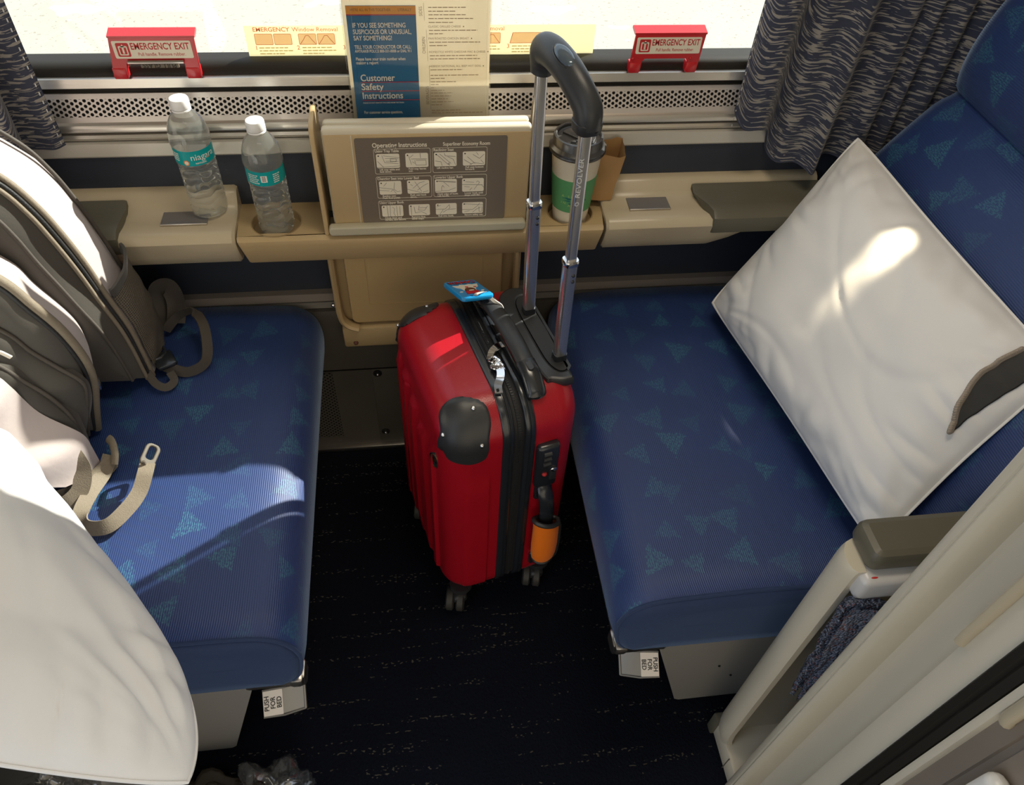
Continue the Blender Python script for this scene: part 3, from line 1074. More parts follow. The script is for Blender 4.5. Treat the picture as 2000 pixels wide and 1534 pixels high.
# armrest ledges on the window wall
def ledge(side, label):
    if side < 0:
        x_in, x_out = -0.270, -0.67
    else:
        x_in, x_out = 0.302, 0.675
    t = thing('armrest_ledge', ((x_in + x_out) / 2, 1.03, 0.56), label, 'armrest', 'window-side armrest ledges')
    prof = [(1.07, 0.657), (1.060, 0.657), (1.053, 0.653), (1.045, 0.641), (1.034, 0.633), (1.010, 0.631), (0.988, 0.631), (0.978, 0.627), (0.973, 0.618), (0.980, 0.590), (0.990, 0.571), (0.996, 0.566), (1.07, 0.566)]
    xs = [x_in, x_in + side * 0.004, x_in + side * 0.10, x_in + side * 0.172, x_in + side * 0.180]
    far = [x_in + side * 0.215, x_in + side * 0.24, x_in + side * 0.30, x_out]
    mb = MB()
    rings = []
    for i, x in enumerate(xs):
        s = 0.003 if i == 0 else 0
        rings.append([(x, y + (s if y < 1.0 else 0), z - (s if z > 0.6 else -s)) for y, z in prof])
    for x in far:
        k = smooth01(x_in + side * 0.18, x_in + side * 0.26, x) if side > 0 else smooth01(-(x_in + side * 0.18), -(x_in + side * 0.26), -x)
        q = []
        for y, z in prof:
            if z < 0.6:
                z = z + 0.028 * k
            q.append((x, y, z))
        rings.append(q)
    mb.loft(rings)
    b = mb.build('ledge_body', m_ledge, t, 40)
    # olive pad set into the ledge
    px0 = 0.455 if side > 0 else -0.430
    mb = MB()
    pr = [(1.047, 0.650), (1.040, 0.648), (1.030, 0.644), (1.000, 0.642), (0.984, 0.640), (0.972, 0.632), (0.970, 0.618), (0.975, 0.603), (0.985, 0.598), (1.04, 0.60)]
    rings = []
    for k, dx in enumerate((0.0, 0.002, 0.006, 0.02, 0.5 * abs(x_out - px0), abs(x_out - px0))):
        rr = []
        for y, z in pr:
            shr = (0.004, 0.0015, 0.0, 0.0, 0.0, 0.0)[k]
            # the front edge of the pad swings back near its end
            cut = (0.022 if side > 0 else -0.006) * smooth01(1.03, 0.985, y) * (1 if k < 5 else 0)
            yy = 1.01 + (y - 1.01) * (1 - shr * 8)
            rr.append((px0 + side * (dx + (cut if side > 0 else -cut)), yy, 0.62 + (z - 0.62) * (1 - shr * 6)))
        rings.append(rr)
    mb.loft(rings)
    mb.build('armrest_pad', m_olive, t, 40)
    # flat ashtray cover
    mb = MB()
    cx = 0.378 if side > 0 else -0.345
    mb.prism([rrect2(0.068, 0.041, 0.001)], 0.003, Matrix.Translation((cx, 1.024, 0.6325)), 0.0008)
    mb.box2((cx - 0.034, 1.0025, 0.631), (cx + 0.034, 1.0045, 0.6345), 0.0006, mat=1)
    mb.build('ashtray_cover', [M('satin_cover', (0.27, 0.255, 0.25), 0.38, 0.5), m_steel], t)
ledge(-1, 'putty armrest ledge under the window, left of the table console')
ledge(1, 'putty armrest ledge under the window, beside the white pillow on the right seat')

# ------------------------------------------------------------------ folded tray table with the instruction placard
t = thing('tray_table', (0.026, 1.0, 0.622), 'folded tan tray table standing upright with a taupe instruction placard', 'table')
mb = MB()
mb.box2((-0.1215, 0.986, 0.628), (0.1735, 1.0035, 0.792), 0.006, 3)
mb.box2((-0.1205, 1.0045, 0.628), (0.1725, 1.022, 0.791), 0.006, 3)
mb.build('tray_leaf', m_cream.copy(), t)
m_trayface = m_beige
mb = MB()
mb.box2((-0.119, 0.9845, 0.634), (0.171, 0.9875, 0.784), 0.001)
mb.box2((-0.0815, 0.9835, 0.634), (-0.080, 0.9855, 0.7835), 0.0004, mat=1)
face = mb.build('tray_face', [m_trayface, m_cream], t)
mb = MB()
mb.prism([rrect2(0.300, 0.016, 0.006)], 0.014, wallfr(0.021, 0.979, 0.632), 0.003)
mb.build('hinge_lip', M('grey_green_plastic', (0.47, 0.44, 0.33), 0.35), t)
for sx, x in ((-1, -0.1335), (1, 0.186)):
    mb = MB()
    o = [(0.982, CZ), (0.982, 0.778), (0.986, 0.790), (0.996, 0.797), (1.040, 0.799), (1.058, 0.792), (1.064, 0.776), (1.064, CZ)]
    mb.prism([o], 0.007, fr((x, 0, 0), (0, 1, 0), (0, 0, 1)), 0.002)
    mb.build('side_bracket', m_beige, t)
mb = MB()
mb.tube([(-0.128, 1.006, 0.642), (0.180, 1.006, 0.642)], 0.005, 10)
mb.build('hinge_rod', m_dark, t)
# placard
PX0, PX1, PZ0, PZ1 = -0.077, 0.138, 0.640, 0.7795
mb = MB()
PF = wallfr((PX0 + PX1) / 2, 0.9836, (PZ0 + PZ1) / 2)
mb.prism([rrect2(PX1 - PX0, PZ1 - PZ0, 0.003)], 0.0012, PF)
Q = wallfr(PX0, 0.98285, PZ1)
sx_, sz_ = (PX1 - PX0) / 1800.0, (PZ1 - PZ0) / 975.0       # placard laid out in its own 1800 x 975 units
def pl(x, y): return Q @ Matrix.Translation((x * sx_, -y * sz_, 0))
def frame_box(x0, y0, x1, y1):
    cx, cy, w_, h_ = (x0 + x1) / 2 * sx_, -(y0 + y1) / 2 * sz_, (x1 - x0) * sx_, (y1 - y0) * sz_
    mb.prism([rrect2(w_, h_, 0.0028, 5, cx, cy), rrect2(w_ - 0.0009, h_ - 0.0009, 0.0024, 5, cx, cy)], 0.0002, Q, 0, 1)
def picture(x0, y0, x1, y1, lines):
    cx, cy, w_, h_ = (x0 + x1) / 2 * sx_, -(y0 + y1) / 2 * sz_, (x1 - x0) * sx_, (y1 - y0) * sz_
    mb.prism([rrect2(w_, h_, 0.0024, 5, cx, cy)], 0.0002, Q, 0, 1)
    for ln in lines:
        pts = [Q @ Vector((cx + (a - 0.5) * w_, cy + (0.5 - b) * h_, 0.0003)) for a, b in ln]
        for p, q in zip(pts, pts[1:]):
            d = (q - p).normalized()
            nrm = Vector((-d.z, 0, d.x)) * 0.00021
            mb.add([p + nrm, q + nrm, q - nrm, p - nrm], [[0, 1, 2, 3]], 2)
    mb.prism([circ(cx - w_ * 0.40, cy + h_ * 0.36, 0.0011, 10)], 0.0001, Q @ Matrix.Translation((0, 0, 0.0002)), 0, 2)
mb.text('Operating Instructions', 0.0098, pl(200, 78), 1, 0.02, 'LEFT', 640 * sx_)
mb.text('Superliner Economy Room', 0.0078, pl(1030, 78), 1, 0.02, 'LEFT', 560 * sx_)
for b_ in ((210, 115, 880, 395), (900, 115, 1560, 395), (210, 425, 880, 680), (900, 425, 1560, 680), (210, 710, 1560, 940)):
    frame_box(*b_)
heads = ((225, 140, 'Using Tray Table', 280), (915, 140, 'Reclining Seat', 240), (225, 450, 'Changing Seat into Lower Bed', 500), (915, 450, 'Lowering Upper Bunk', 350), (225, 735, 'Using Upper Bunk', 300))
for x, y, s, w_ in heads:
    mb.text(s, 0.0058, pl(x, y), 1, 0.02, 'LEFT', w_ * sx_)
seatL = [[(0.0, 0.9), (0.25, 0.55), (0.35, 0.1)], [(0.1, 1.0), (0.4, 0.7), (0.5, 0.1)]]
arts = [
    [[(0.05, 0.5), (0.3, 0.95)], [(0.25, 0.1), (0.35, 0.6), (0.95, 0.7)], [(0.38, 0.3), (0.95, 0.35)], [(0.4, 0.5), (0.95, 0.52)], [(0.6, 0.35), (0.6, 0.55), (0.85, 0.55), (0.85, 0.35), (0.6, 0.35)], [(0.3, 0.12), (1.0, 0.28)], [(0.0, 0.95), (1.0, 0.85)]],
    [[(0.15, 0.2), (0.25, 0.8)], [(0.25, 0.4), (0.95, 0.42)], [(0.4, 0.5), (0.45, 0.85), (0.9, 0.85), (0.9, 0.5), (0.45, 0.5)], [(0.3, 0.6), (0.4, 0.72)], [(0.2, 0.3), (0.35, 0.1)], [(0.65, 0.0), (0.66, 0.35)]],
    [[(0.1, 0.1), (0.5, 0.7), (0.7, 0.95)], [(0.25, 0.1), (0.75, 0.8)], [(0.05, 0.6), (0.3, 0.65), (0.35, 0.95)], [(0.6, 0.3), (0.85, 0.5), (0.95, 0.9)], [(0.45, 0.05), (0.5, 0.25), (0.95, 0.3)], [(0.6, 0.85), (0.65, 0.75), (0.7, 0.85), (0.6, 0.85)]],
    [[(0.05, 0.55), (0.4, 0.9)], [(0.2, 0.35), (0.55, 0.85)], [(0.45, 0.2), (0.75, 0.5), (0.95, 0.2)], [(0.3, 0.95), (0.5, 0.8), (0.95, 0.9)], [(0.6, 0.05), (0.7, 0.25)], [(0.8, 0.6), (0.95, 0.85)]],
    [[(0.0, 0.45), (0.6, 0.6), (0.75, 0.95)], [(0.2, 0.35), (0.35, 0.1)], [(0.7, 0.1), (0.65, 0.6), (0.8, 0.8), (0.95, 0.75)], [(0.0, 0.65), (0.45, 0.72)], [(0.5, 0.78), (0.6, 0.65)]],
    [[(0.0, 0.65), (0.65, 0.95)], [(0.25, 0.6), (0.55, 0.2), (0.8, 0.1)], [(0.45, 0.75), (0.75, 0.4), (0.95, 0.25)], [(0.35, 0.1), (0.65, 0.85)], [(0.15, 0.3), (0.25, 0.4)], [(0.7, 0.9), (0.95, 0.8)]],
    [[(0.15, 0.1), (0.95, 0.2)], [(0.15, 0.14), (0.95, 0.25)], [(0.4, 0.2), (0.65, 0.55)], [(0.3, 0.6), (0.3, 0.85), (0.6, 0.85), (0.95, 0.65)], [(0.3, 0.6), (0.35, 0.45), (0.42, 0.6)], [(0.0, 0.9), (0.3, 0.88)]],
    [[(0.0, 0.45), (0.95, 0.5)], [(0.55, 0.85), (0.7, 0.5), (0.9, 0.5), (1.0, 0.7)], [(0.65, 0.3), (0.72, 0.2), (0.8, 0.3), (0.75, 0.45)], [(0.1, 0.6), (0.35, 0.65)], [(0.15, 0.25), (0.55, 0.3)], [(0.35, 0.9), (0.45, 0.7)]],
    [[(0.25, 0.0), (0.28, 1.0)], [(0.4, 0.0), (0.38, 1.0)], [(0.7, 0.05), (0.72, 0.95)], [(0.5, 0.15), (0.6, 0.3), (0.55, 0.7), (0.62, 0.95)], [(0.85, 0.1), (0.85, 0.9)]],
    [[(0.25, 0.2), (0.3, 0.75), (0.6, 0.65), (0.85, 0.9)], [(0.5, 0.1), (0.45, 0.5), (0.75, 0.55), (0.9, 0.15)], [(0.5, 0.3), (0.85, 0.3)], [(0.1, 0.1), (0.12, 0.95)]],
    [[(0.0, 0.5), (0.45, 0.5), (0.65, 0.1)], [(0.35, 0.8), (0.55, 0.55), (0.95, 0.5)], [(0.2, 0.95), (0.35, 0.55)], [(0.65, 0.12), (0.68, 0.4), (0.6, 0.5)], [(0.05, 0.3), (0.25, 0.15)]],
    [[(0.1, 0.12), (1.0, 0.25)], [(0.0, 0.62), (0.5, 0.65), (0.75, 0.3), (0.85, 0.05)], [(0.5, 0.9), (0.7, 0.6), (0.9, 0.45)], [(0.8, 0.4), (0.82, 0.85), (0.95, 0.85), (0.95, 0.4)], [(0.1, 0.85), (0.35, 0.75)]],
]
pics = ((235, 170, 510, 335), (580, 168, 850, 335), (920, 166, 1190, 333), (1265, 164, 1535, 330),
        (240, 478, 510, 640), (580, 475, 850, 637), (920, 473, 1190, 632), (1255, 470, 1525, 630),
        (245, 768, 510, 915), (582, 766, 845, 912), (920, 764, 1185, 910), (1255, 760, 1520, 905))
caps = (('Lift tray table and', 'fold down.'), ('Fold tray leaves', 'out.'), ('Lift recline bar.', ''), ('Pull seat bottom', 'forward.'),
        ('Recline seat.', 'Push foot pedal.'), ('Push seat back', 'down.'), ('Hold edge of bunk.', 'Lift handle.'), ('Lower bunk until', 'stops until flat.'),
        ('Close door and', 'curtain, and secure.'), ('Remove first', 'climb steps.'), ('Roll into bunk.', ''), ('Secure safety net.', ''))
for i, (pc, ar, cp) in enumerate(zip(pics, arts, caps)):
    x0, y0, x1, y1 = pc
    if i >= 8:
        y1 = y0 + 138
    else:
        y1 = y0 + 158
    picture(x0, y0, x1, y1, ar)
    for k, s in enumerate(cp):
        if s:
            mb.text(s, 0.0040, pl(x0 + 30, y1 + 18 + 24 * k), 1, 0.03)
mb.build('instruction_placard', [m_placard, m_offwhite, m_blackprint], face, 0)
# ------------------------------------------------------------------ emergency exit handles
def exit_handle(side, label):
    if side < 0:
        xt0, xt1, xb0, xb1, lw = -0.389, -0.279, -0.398, -0.2815, 0.020
    else:
        xt0, xt1, xb0, xb1, lw = 0.330, 0.435, 0.3265, 0.431, 0.018
    t = thing('emergency_exit_handle', ((xt0 + xt1) / 2, 1.085, 0.826), label, 'handle', 'emergency exit handles')
    zt, zb = 0.879, 0.824
    yT, yB = 1.079, 1.081
    X = lambda f, z: (xt0 + (xt1 - xt0) * f) + ((xb0 + (xb1 - xb0) * f) - (xt0 + (xt1 - xt0) * f)) * (zt - z) / (zt - zb)
    # front sheet with an arch cut out between two legs
    zm = 0.843 if side < 0 else 0.839
    zk = 0.846
    wL = lw / abs(xb1 - xb0)
    o = []
    def P(f, z): o.append((X(f, z), z))
    P(0, zt); P(0, zb) ; P(wL, zb); P(wL, zm); P(wL + 0.03, zm + 0.004); P(1 - wL - 0.03, zm + 0.004); P(1 - wL, zm); P(1, zm) if False else P(1 - wL, zb); P(1, zb); P(1, zt)
    mb = MB()
    mb.prism([o], 0.003, wallfr(0, 1.0800, 0), 0.0008)
    b = mb.build('handle_plate', m_redmetal, t)
    mb = MB()
    rings = []
    for x in (xt0 - 0.001, xt0 + 0.0005, xt1 - 0.0005, xt1 + 0.001):
        rings.append([(x, 1.0785, zt - 0.001), (x, 1.0785, zt + 0.0015), (x, 1.096, zt + 0.0055), (x, 1.098, zt + 0.004), (x, 1.098, zt + 0.001), (x, 1.082, zt - 0.002)])
    mb.loft(rings)
    mb.build('top_lip', m_redmetal, b)
    mb = MB()
    cx, cz = (X(0.5, 0.862)), 0.8625
    w_, h_ = (xt1 - xt0) * 0.92, 0.0235
    F = wallfr(cx, 1.0782, cz)
    mb.prism([rrect2(w_, h_, 0.002)], 0.0006, F)
    F = wallfr(cx, 1.0778, cz)
    T = lambda x, y: F @ Matrix.Translation((x, y, 0))
    mb.prism([rrect2(0.0165, 0.0185, 0.002, 4, -w_ / 2 + 0.0125, 0)], 0.0002, F, 0, 1)
    # window pictogram with an upward arrow
    px_ = -w_ / 2 + 0.0125
    G = F @ Matrix.Translation((0, 0, 0.0002))
    mb.prism([rrect2(0.0115, 0.0125, 0.0014, 3, px_, -0.001), rrect2(0.0085, 0.0095, 0.001, 3, px_, -0.001)], 0.0001, G, 0, 0)
    mb.prism([[(px_ - 0.0012, -0.005), (px_ + 0.0012, -0.005), (px_ + 0.0012, 0.003), (px_ + 0.0032, 0.003), (px_, 0.0075), (px_ - 0.0032, 0.003), (px_ - 0.0012, 0.003)]], 0.0001, G, 0, 0)
    mb.text('EMERGENCY EXIT', 0.0125, T(-w_ / 2 + 0.0225, 0.0042), 1, 0.018, 'LEFT', w_ - 0.0255)
    mb.text('Pull handle. Remove rubber.', 0.0064, T(-w_ / 2 + 0.030, -0.0062), 1, 0.008, 'LEFT', w_ - 0.040)
    mb.build('exit_label', [m_offwhite, M('label_red', (0.50, 0.02, 0.02), 0.5)], b, 0)
    # folded feet that tuck over the rubber
    for f0, f1 in ((0.0, wL), (1 - wL, 1.0)):
        mb = MB()
        mb.box2((X(f0, zb) + 0.001, 1.0775, 0.822), (X(f1, zb) - 0.001, 1.0925, 0.8375), 0.0015)
        mb.build('foot', m_redmetal, b)
    if side < 0:
        mb = MB()
        mb.tube([(X(0.17, 0.848), 1.083, 0.8395), (X(0.19, 0.848), 1.076, 0.8465), (X(0.83, 0.848), 1.076, 0.8465)], 0.0024, 8)
        mb.build('pull_bar', m_steel, b)
        mb = MB()
        mb.box2((X(0.32, 0.84), 1.0795, 0.8365), (X(0.76, 0.84), 1.0825, 0.8465), 0.001)
        fx = fr((X(0.54, 0.84), 1.0792, 0.8405), (-1, 0, 0), (0, 0, -1))
        mb.text('PULL GLASS', 0.0085, fx, 1, 0.02, 'CENTER', 0.044)
        mb.build('pull_label', [m_web, m_blackprint], b, 0)
    else:
        for f in (0.03, 0.86):
            mb = MB(); mb.ball((X(f, 0.845), 1.0785, 0.8435), 0.0022, 0, 6)
            mb.build('rivet', m_redmetal, b)
    return t
exit_handle(-1, 'red emergency exit handle with a pull bar, by the left curtain')
exit_handle(1, 'red emergency exit handle close to the right curtain')

# ------------------------------------------------------------------ instruction stickers on the glass
def window_sticker(x0, label):
    w_, h_ = 0.275 if x0 < 0 else 0.262, 0.043
    z0 = 0.8345
    mb = MB()
    F = wallfr(x0 + w_ / 2, 1.1160, z0 + h_ / 2)
    mb.prism([rrect2(w_, h_, 0.001, 2)], 0.0006, F)
    G = wallfr(x0, 1.1154, z0 + h_)
    T = lambda x, y: G @ Matrix.Translation((x, -y, 0))
    mb.text('EMERGENCY', 0.0082, T(0.011, 0.0052), 1, 0.018, 'LEFT', 0.050)
    mb.text('Window Removal', 0.0082, T(0.0645, 0.0052), 1, 0.004, 'LEFT', 0.063)
    H = wallfr(x0, 1.1155, z0 + h_)
    for k in range(3):
        xk = 0.012 + k * 0.060 + (0.004 if k == 2 else 0)
        for j in range(2 if k < 2 else 1):
            ww = 0.0245 if k < 2 else 0.054
            cx = xk + ww / 2 + j * 0.026
            cy = -0.0185
            if k < 2:
                ou, inn = rrect2(ww, 0.0155, 0.0015, 3, cx, cy), rrect2(ww - 0.001, 0.0145, 0.001, 3, cx, cy)
            else:
                ou = [(cx - 0.027, cy - 0.0078), (cx + 0.027, cy - 0.0078), (cx + 0.023, cy + 0.0078), (cx - 0.023, cy + 0.0078)]
                inn = [(cx + (a - cx) * 0.97, cy + (b - cy) * 0.93) for a, b in ou]
            mb.prism([inn], 0.0001, H, 0, 2)
            mb.prism([ou, inn], 0.0001, G, 0, 1)
            if k == 1:
                pts = [(cx - 0.011, cy - 0.007), (cx - 0.006, cy - 0.001), (cx - 0.002, cy + 0.005), (cx + 0.002, cy + 0.005), (cx + 0.006, cy - 0.001), (cx + 0.011, cy - 0.007)]
                for p, q in zip(pts, pts[1:]):
                    d = Vector((q[0] - p[0], q[1] - p[1])).normalized()
                    n_ = (-d.y * 0.0003, d.x * 0.0003)
                    mb.prism([[(p[0] + n_[0], p[1] + n_[1]), (q[0] + n_[0], q[1] + n_[1]), (q[0] - n_[0], q[1] - n_[1]), (p[0] - n_[0], p[1] - n_[1])]], 0.0001, G, 0, 1)
        mb.text(str(k + 1), 0.0085, T(xk - 0.004 if k else 0.010, 0.0305), 1, 0.01)
        for r, ww in enumerate((0.040, 0.050, 0.034)):
            x = xk + 0.0035
            random.seed(k * 10 + r)
            while x < xk + ww:
                l = random.uniform(0.003, 0.008)
                mb.prism([[(x, -0.0296 - r * 0.0042), (x + l, -0.0296 - r * 0.0042), (x + l, -0.0310 - r * 0.0042), (x, -0.0310 - r * 0.0042)]], 0.0001, G, 0, 3)
                x += l + 0.0012
    o = mb.build('window_sticker', [m_sticker, m_stickerred, m_stickerbox, m_stickertext], None, 0, (x0 + w_ / 2, 1.116, z0))
    tag(o, label, 'sticker', 'window removal stickers')
window_sticker(-0.219, 'yellowed window removal sticker on the glass, left of the safety leaflet')
window_sticker(0.017, 'yellowed window removal sticker on the glass, half behind the menu card and the suitcase grip')

# ------------------------------------------------------------------ leaflet, menu and their clear sleeve behind the tray
mb = MB()
mb.box2((-0.0805, 1.0325, 0.655), (0.1195, 1.0335, 1.02), 0.0003)
mb.box2((-0.0805, 1.0415, 0.655), (0.1195, 1.0425, 1.02), 0.0003)
mb.box2((-0.0808, 1.0325, 0.655), (-0.0798, 1.0425, 1.02), 0.0003)
mb.box2((-0.067, 1.0320, 0.655), (-0.0664, 1.0324, 1.02))
mb.box2((0.1130, 1.0320, 0.655), (0.1136, 1.0324, 1.02))
o = mb.build('clear_sleeve', m_acrylic, None, 30, (0.02, 1.037, 0.655))
tag(o, 'clear acrylic sleeve holding the menu and leaflet behind the tray table', 'holder')
# menu
mb = MB()
mb.box2((-0.0785, 1.0385, 0.66), (0.1180, 1.0391, 1.015))
ML = wallfr(0, 1.0381, 0)
def mt(x, z): return ML @ Matrix.Translation((x, z, 0))
ML90 = Matrix.Rotation(PI / 2, 4, 'Z')
for s, x, z, w_ in (('SIDES', 0.0245, 0.929, 0.012), ('CHILDREN', 0.0270, 0.884, 0.0225), ('BEVERAGES', 0.0295, 0.812, 0.027)):
    mb.text(s, 0.0062, mt(x, z) @ ML90, 1, 0.0, 'CENTER', w_)
def vline(x0, z0, x1, z1):
    mb.prism([[(x0 - 0.00018, z0), (x0 + 0.00018, z0), (x1 + 0.00018, z1), (x1 - 0.00018, z1)]], 0.0001, ML, 0, 1)
vline(0.0290, 0.917, 0.0285, 0.94); vline(0.0315, 0.862, 0.0310, 0.905); vline(0.0335, 0.790, 0.0330, 0.855)
menu_heads = (('CLASSIC GRILLED CHEESE', 0.909, 0.044), ('PAN ROASTED CHICKEN BREAST', 0.893, 0.055), ('HOMESTYLE WHITE CHEDDAR MAC & CHEESE', 0.8745, 0.078), ('HEBREW NATIONAL ALL BEEF HOT DOG', 0.8545, 0.072))
for s, z, w_ in menu_heads:
    mb.text(s, 0.0040, mt(0.0335, z), 1, 0.0, 'LEFT', w_)
    mb.prism([circ(0.0335 + w_ + 0.004, z, 0.0009, 8)], 0.0001, ML, 0, 1)
random.seed(3)
def greyline(x, z, ww, h=0.0011):
    e = x + ww
    while x < e:
        l = random.uniform(0.003, 0.009)
        mb.prism([[(x, z - h / 2), (min(x + l, e), z - h / 2), (min(x + l, e), z + h / 2), (x, z + h / 2)]], 0.0001, ML, 0, 2)
        x += l + 0.0011
for z, ww in ((0.934, 0.050), (0.929, 0.036), (0.9245, 0.050), (0.9195, 0.060), (0.9145, 0.034),
              (0.904, 0.066), (0.8995, 0.020), (0.888, 0.070), (0.8835, 0.024), (0.8695, 0.066), (0.865, 0.070), (0.8495, 0.046),
              (0.8415, 0.068), (0.837, 0.020), (0.832, 0.036), (0.828, 0.011), (0.8235, 0.006), (0.8195, 0.019), (0.8155, 0.031), (0.811, 0.029), (0.8065, 0.024), (0.802, 0.032), (0.7975, 0.015), (0.789, 0.042), (0.785, 0.075)):
    greyline(0.0345, z, ww)
o = mb.build('menu_card', [m_menu, M('menu_brown_print', (0.30, 0.22, 0.14), 0.7), M('menu_tan_print', (0.42, 0.31, 0.19), 0.7)], None, 0, (0.02, 1.0388, 0.66))
tag(o, 'cream food menu card standing behind the blue safety leaflet', 'menu')
# leaflet
mb = MB()
LX0, LX1 = -0.0735, 0.0178
mb.box2((LX0, 1.0345, 0.66), (LX1, 1.0361, 0.9375), mat=0)
LF = wallfr(0, 1.0341, 0)
def lt(x, z): return LF @ Matrix.Translation((x, z, 0))
def rect(x0, z0, x1, z1, mat):
    mb.prism([[(x0, z0), (x1, z0), (x1, z1), (x0, z1)]], 0.0002, LF, 0, mat)
rect(LX0, 0.927, LX1, 0.9375, 1)
rect(LX0, 0.9255, LX1, 0.9270, 2)
x0 = LX0 + 0.0065
LF = wallfr(0, 1.0339, 0)
mb.text("WE'RE ALL IN THIS TOGETHER", 0.0052, lt(x0 - 0.001, 0.9325), 4, 0.005, 'LEFT', 0.053)
mb.text('. . .  LITERALLY', 0.0052, lt(x0 + 0.0545, 0.9325), 4, 0.005, 'LEFT', 0.0245)
for s, z, sz, w_ in (('IF YOU SEE SOMETHING', 0.9125, 0.0088, 0.0700), ('SUSPICIOUS OR UNUSUAL,', 0.9040, 0.0088, 0.0775), ('SAY SOMETHING!', 0.8957, 0.0088, 0.0510),
                     ('TELL YOUR CONDUCTOR OR CALL:', 0.8838, 0.0068, 0.0765), ('AMTRAK\u00ae POLICE 800-331-0008 or DIAL 911', 0.8782, 0.0055, 0.0765),
                     ('Please have your train number when', 0.8675, 0.0062, 0.0675), ('making a report', 0.8622, 0.0062, 0.0300)):
    mb.text(s, sz, lt(x0, z), 3, 0.018, 'LEFT', w_)
for s, z, w_, zr in (('Customer', 0.8405, 0.0475, 0.8345), ('Safety', 0.8275, 0.0310, 0.8215), ('Instructions', 0.8145, 0.0570, 0.8080)):
    mb.text(s, 0.0135, lt(x0 + 0.0035, z), 3, 0.014, 'LEFT', w_)
    rect(x0 + 0.0035, zr - 0.0005, LX1, zr + 0.0004, 2)
mb.text('PLEASE DO NOT REMOVE THIS CARD FROM THE TRAIN.', 0.0030, lt(x0 + 0.004, 0.8040), 3, 0.012, 'LEFT', 0.058)
mb.text('For customer service questions,', 0.0062, lt(x0 + 0.004, 0.7895), 3, 0.016, 'LEFT', 0.055)
o = mb.build('safety_leaflet', [m_bluecard, m_orangecard, M('crimson_print', (0.45, 0.02, 0.05), 0.5), m_whiteprint, M('brown_print', (0.22, 0.12, 0.03), 0.6)], None, 0, (-0.028, 1.035, 0.66))
tag(o, 'blue customer safety leaflet with an orange top band, behind the tray table', 'leaflet')

# the sleeve stands well behind the tray, close to the sill
for nm in ('clear_sleeve', 'menu_card', 'safety_leaflet'):
    bpy.data.objects[nm].location += Vector((0, 0.022, -0.0105))

# ------------------------------------------------------------------ curtains
def curtain(name, xs, label, top=1.50):
    # xs: list of (x, y, hem_z) along the hem, folded zigzag
    t = thing(name, (xs[len(xs) // 2][0], 1.06, 0.69), label, 'curtain', 'window curtains')
    pts = spline([Vector(p) for p in xs], 6)
    acc = [0]
    for i in range(1, len(pts)):
        acc.append(acc[-1] + math.hypot(pts[i].x - pts[i - 1].x, pts[i].y - pts[i - 1].y))
    nu = len(pts) - 1
    def f(u, v):
        i = int(round(u * nu))
        p = pts[i]
        z = p.z + (top - p.z) * v
        flare = 1 + 0.10 * (1 - v) ** 2
        y = 1.058 + (p.y - 1.058) * flare
        dx = 0.0035 * noise.noise(Vector((p.x * 12, z * 5, 1.7)))
        return (p.x + dx, y + 0.5 * dx, z)
    mb = MB()
    mb.grid(f, nu, 30, 0, lambda u, v: (acc[int(round(u * nu))], v * 0.8))
    mb.grid(lambda u, v: tuple(Vector(f(u, v)) + Vector((0, 0.0022, 0))), nu, 30, 0, lambda u, v: (acc[int(round(u * nu))], v * 0.8))
    o = mb.build('curtain_cloth', m_curtain, t, 60)
    mb = MB()
    mb.tube([Vector(f(i / nu, 0)) + Vector((0, 0.001, 0.0005)) for i in range(nu + 1)], 0.0018, 6)
    mb.build('hem', m_curtain, o)
    mb = MB()
    e = 0 if xs[0][0] > 0 else nu
    for k in range(62):
        z = 0.745 + k * 0.012
        i = 5 if e == 0 else nu - 2
        p = Vector(f(i / nu, (z - pts[i].z) / (top - pts[i].z)))
        mb.box((p.x, p.y - 0.0008, z), (0.0016, 0.0014, 0.0050), 0.0004, 1)
    mb.build('edge_stitching', M('pale_stitch', (0.45, 0.43, 0.40), 0.6), o)
    return t
R_ = [(0.512, 1.050, 0.790), (0.502, 1.060, 0.772), (0.515, 1.044, 0.748), (0.540, 1.036, 0.752), (0.562, 1.058, 0.735), (0.572, 1.062, 0.700), (0.582, 1.038, 0.693), (0.612, 1.036, 0.693), (0.628, 1.024, 0.688), (0.640, 1.020, 0.680),
      (0.654, 1.036, 0.684), (0.672, 1.060, 0.690), (0.690, 1.058, 0.690), (0.704, 1.044, 0.690), (0.722, 1.042, 0.690), (0.742, 1.062, 0.690), (0.760, 1.046, 0.690), (0.780, 1.064, 0.690), (0.805, 1.046, 0.690), (0.825, 1.062, 0.69), (0.845, 1.046, 0.69), (0.87, 1.060, 0.69)]
curtain('window_curtain', R_, 'slate curtain hanging in deep folds beside the right seat back')
L_ = [(-0.80, 1.05, 0.692), (-0.775, 1.02, 0.692), (-0.75, 1.05, 0.692), (-0.72, 1.03, 0.692), (-0.69, 1.06, 0.692), (-0.655, 1.03, 0.692), (-0.62, 1.025, 0.692), (-0.585, 1.020, 0.690), (-0.552, 1.022, 0.690), (-0.537, 1.026, 0.694), (-0.541, 1.046, 0.715), (-0.548, 1.060, 0.728), (-0.525, 1.056, 0.732), (-0.502, 1.050, 0.735), (-0.486, 1.052, 0.741)]
curtain('window_curtain', L_, 'slate curtain at the left end of the window, above the backpack')

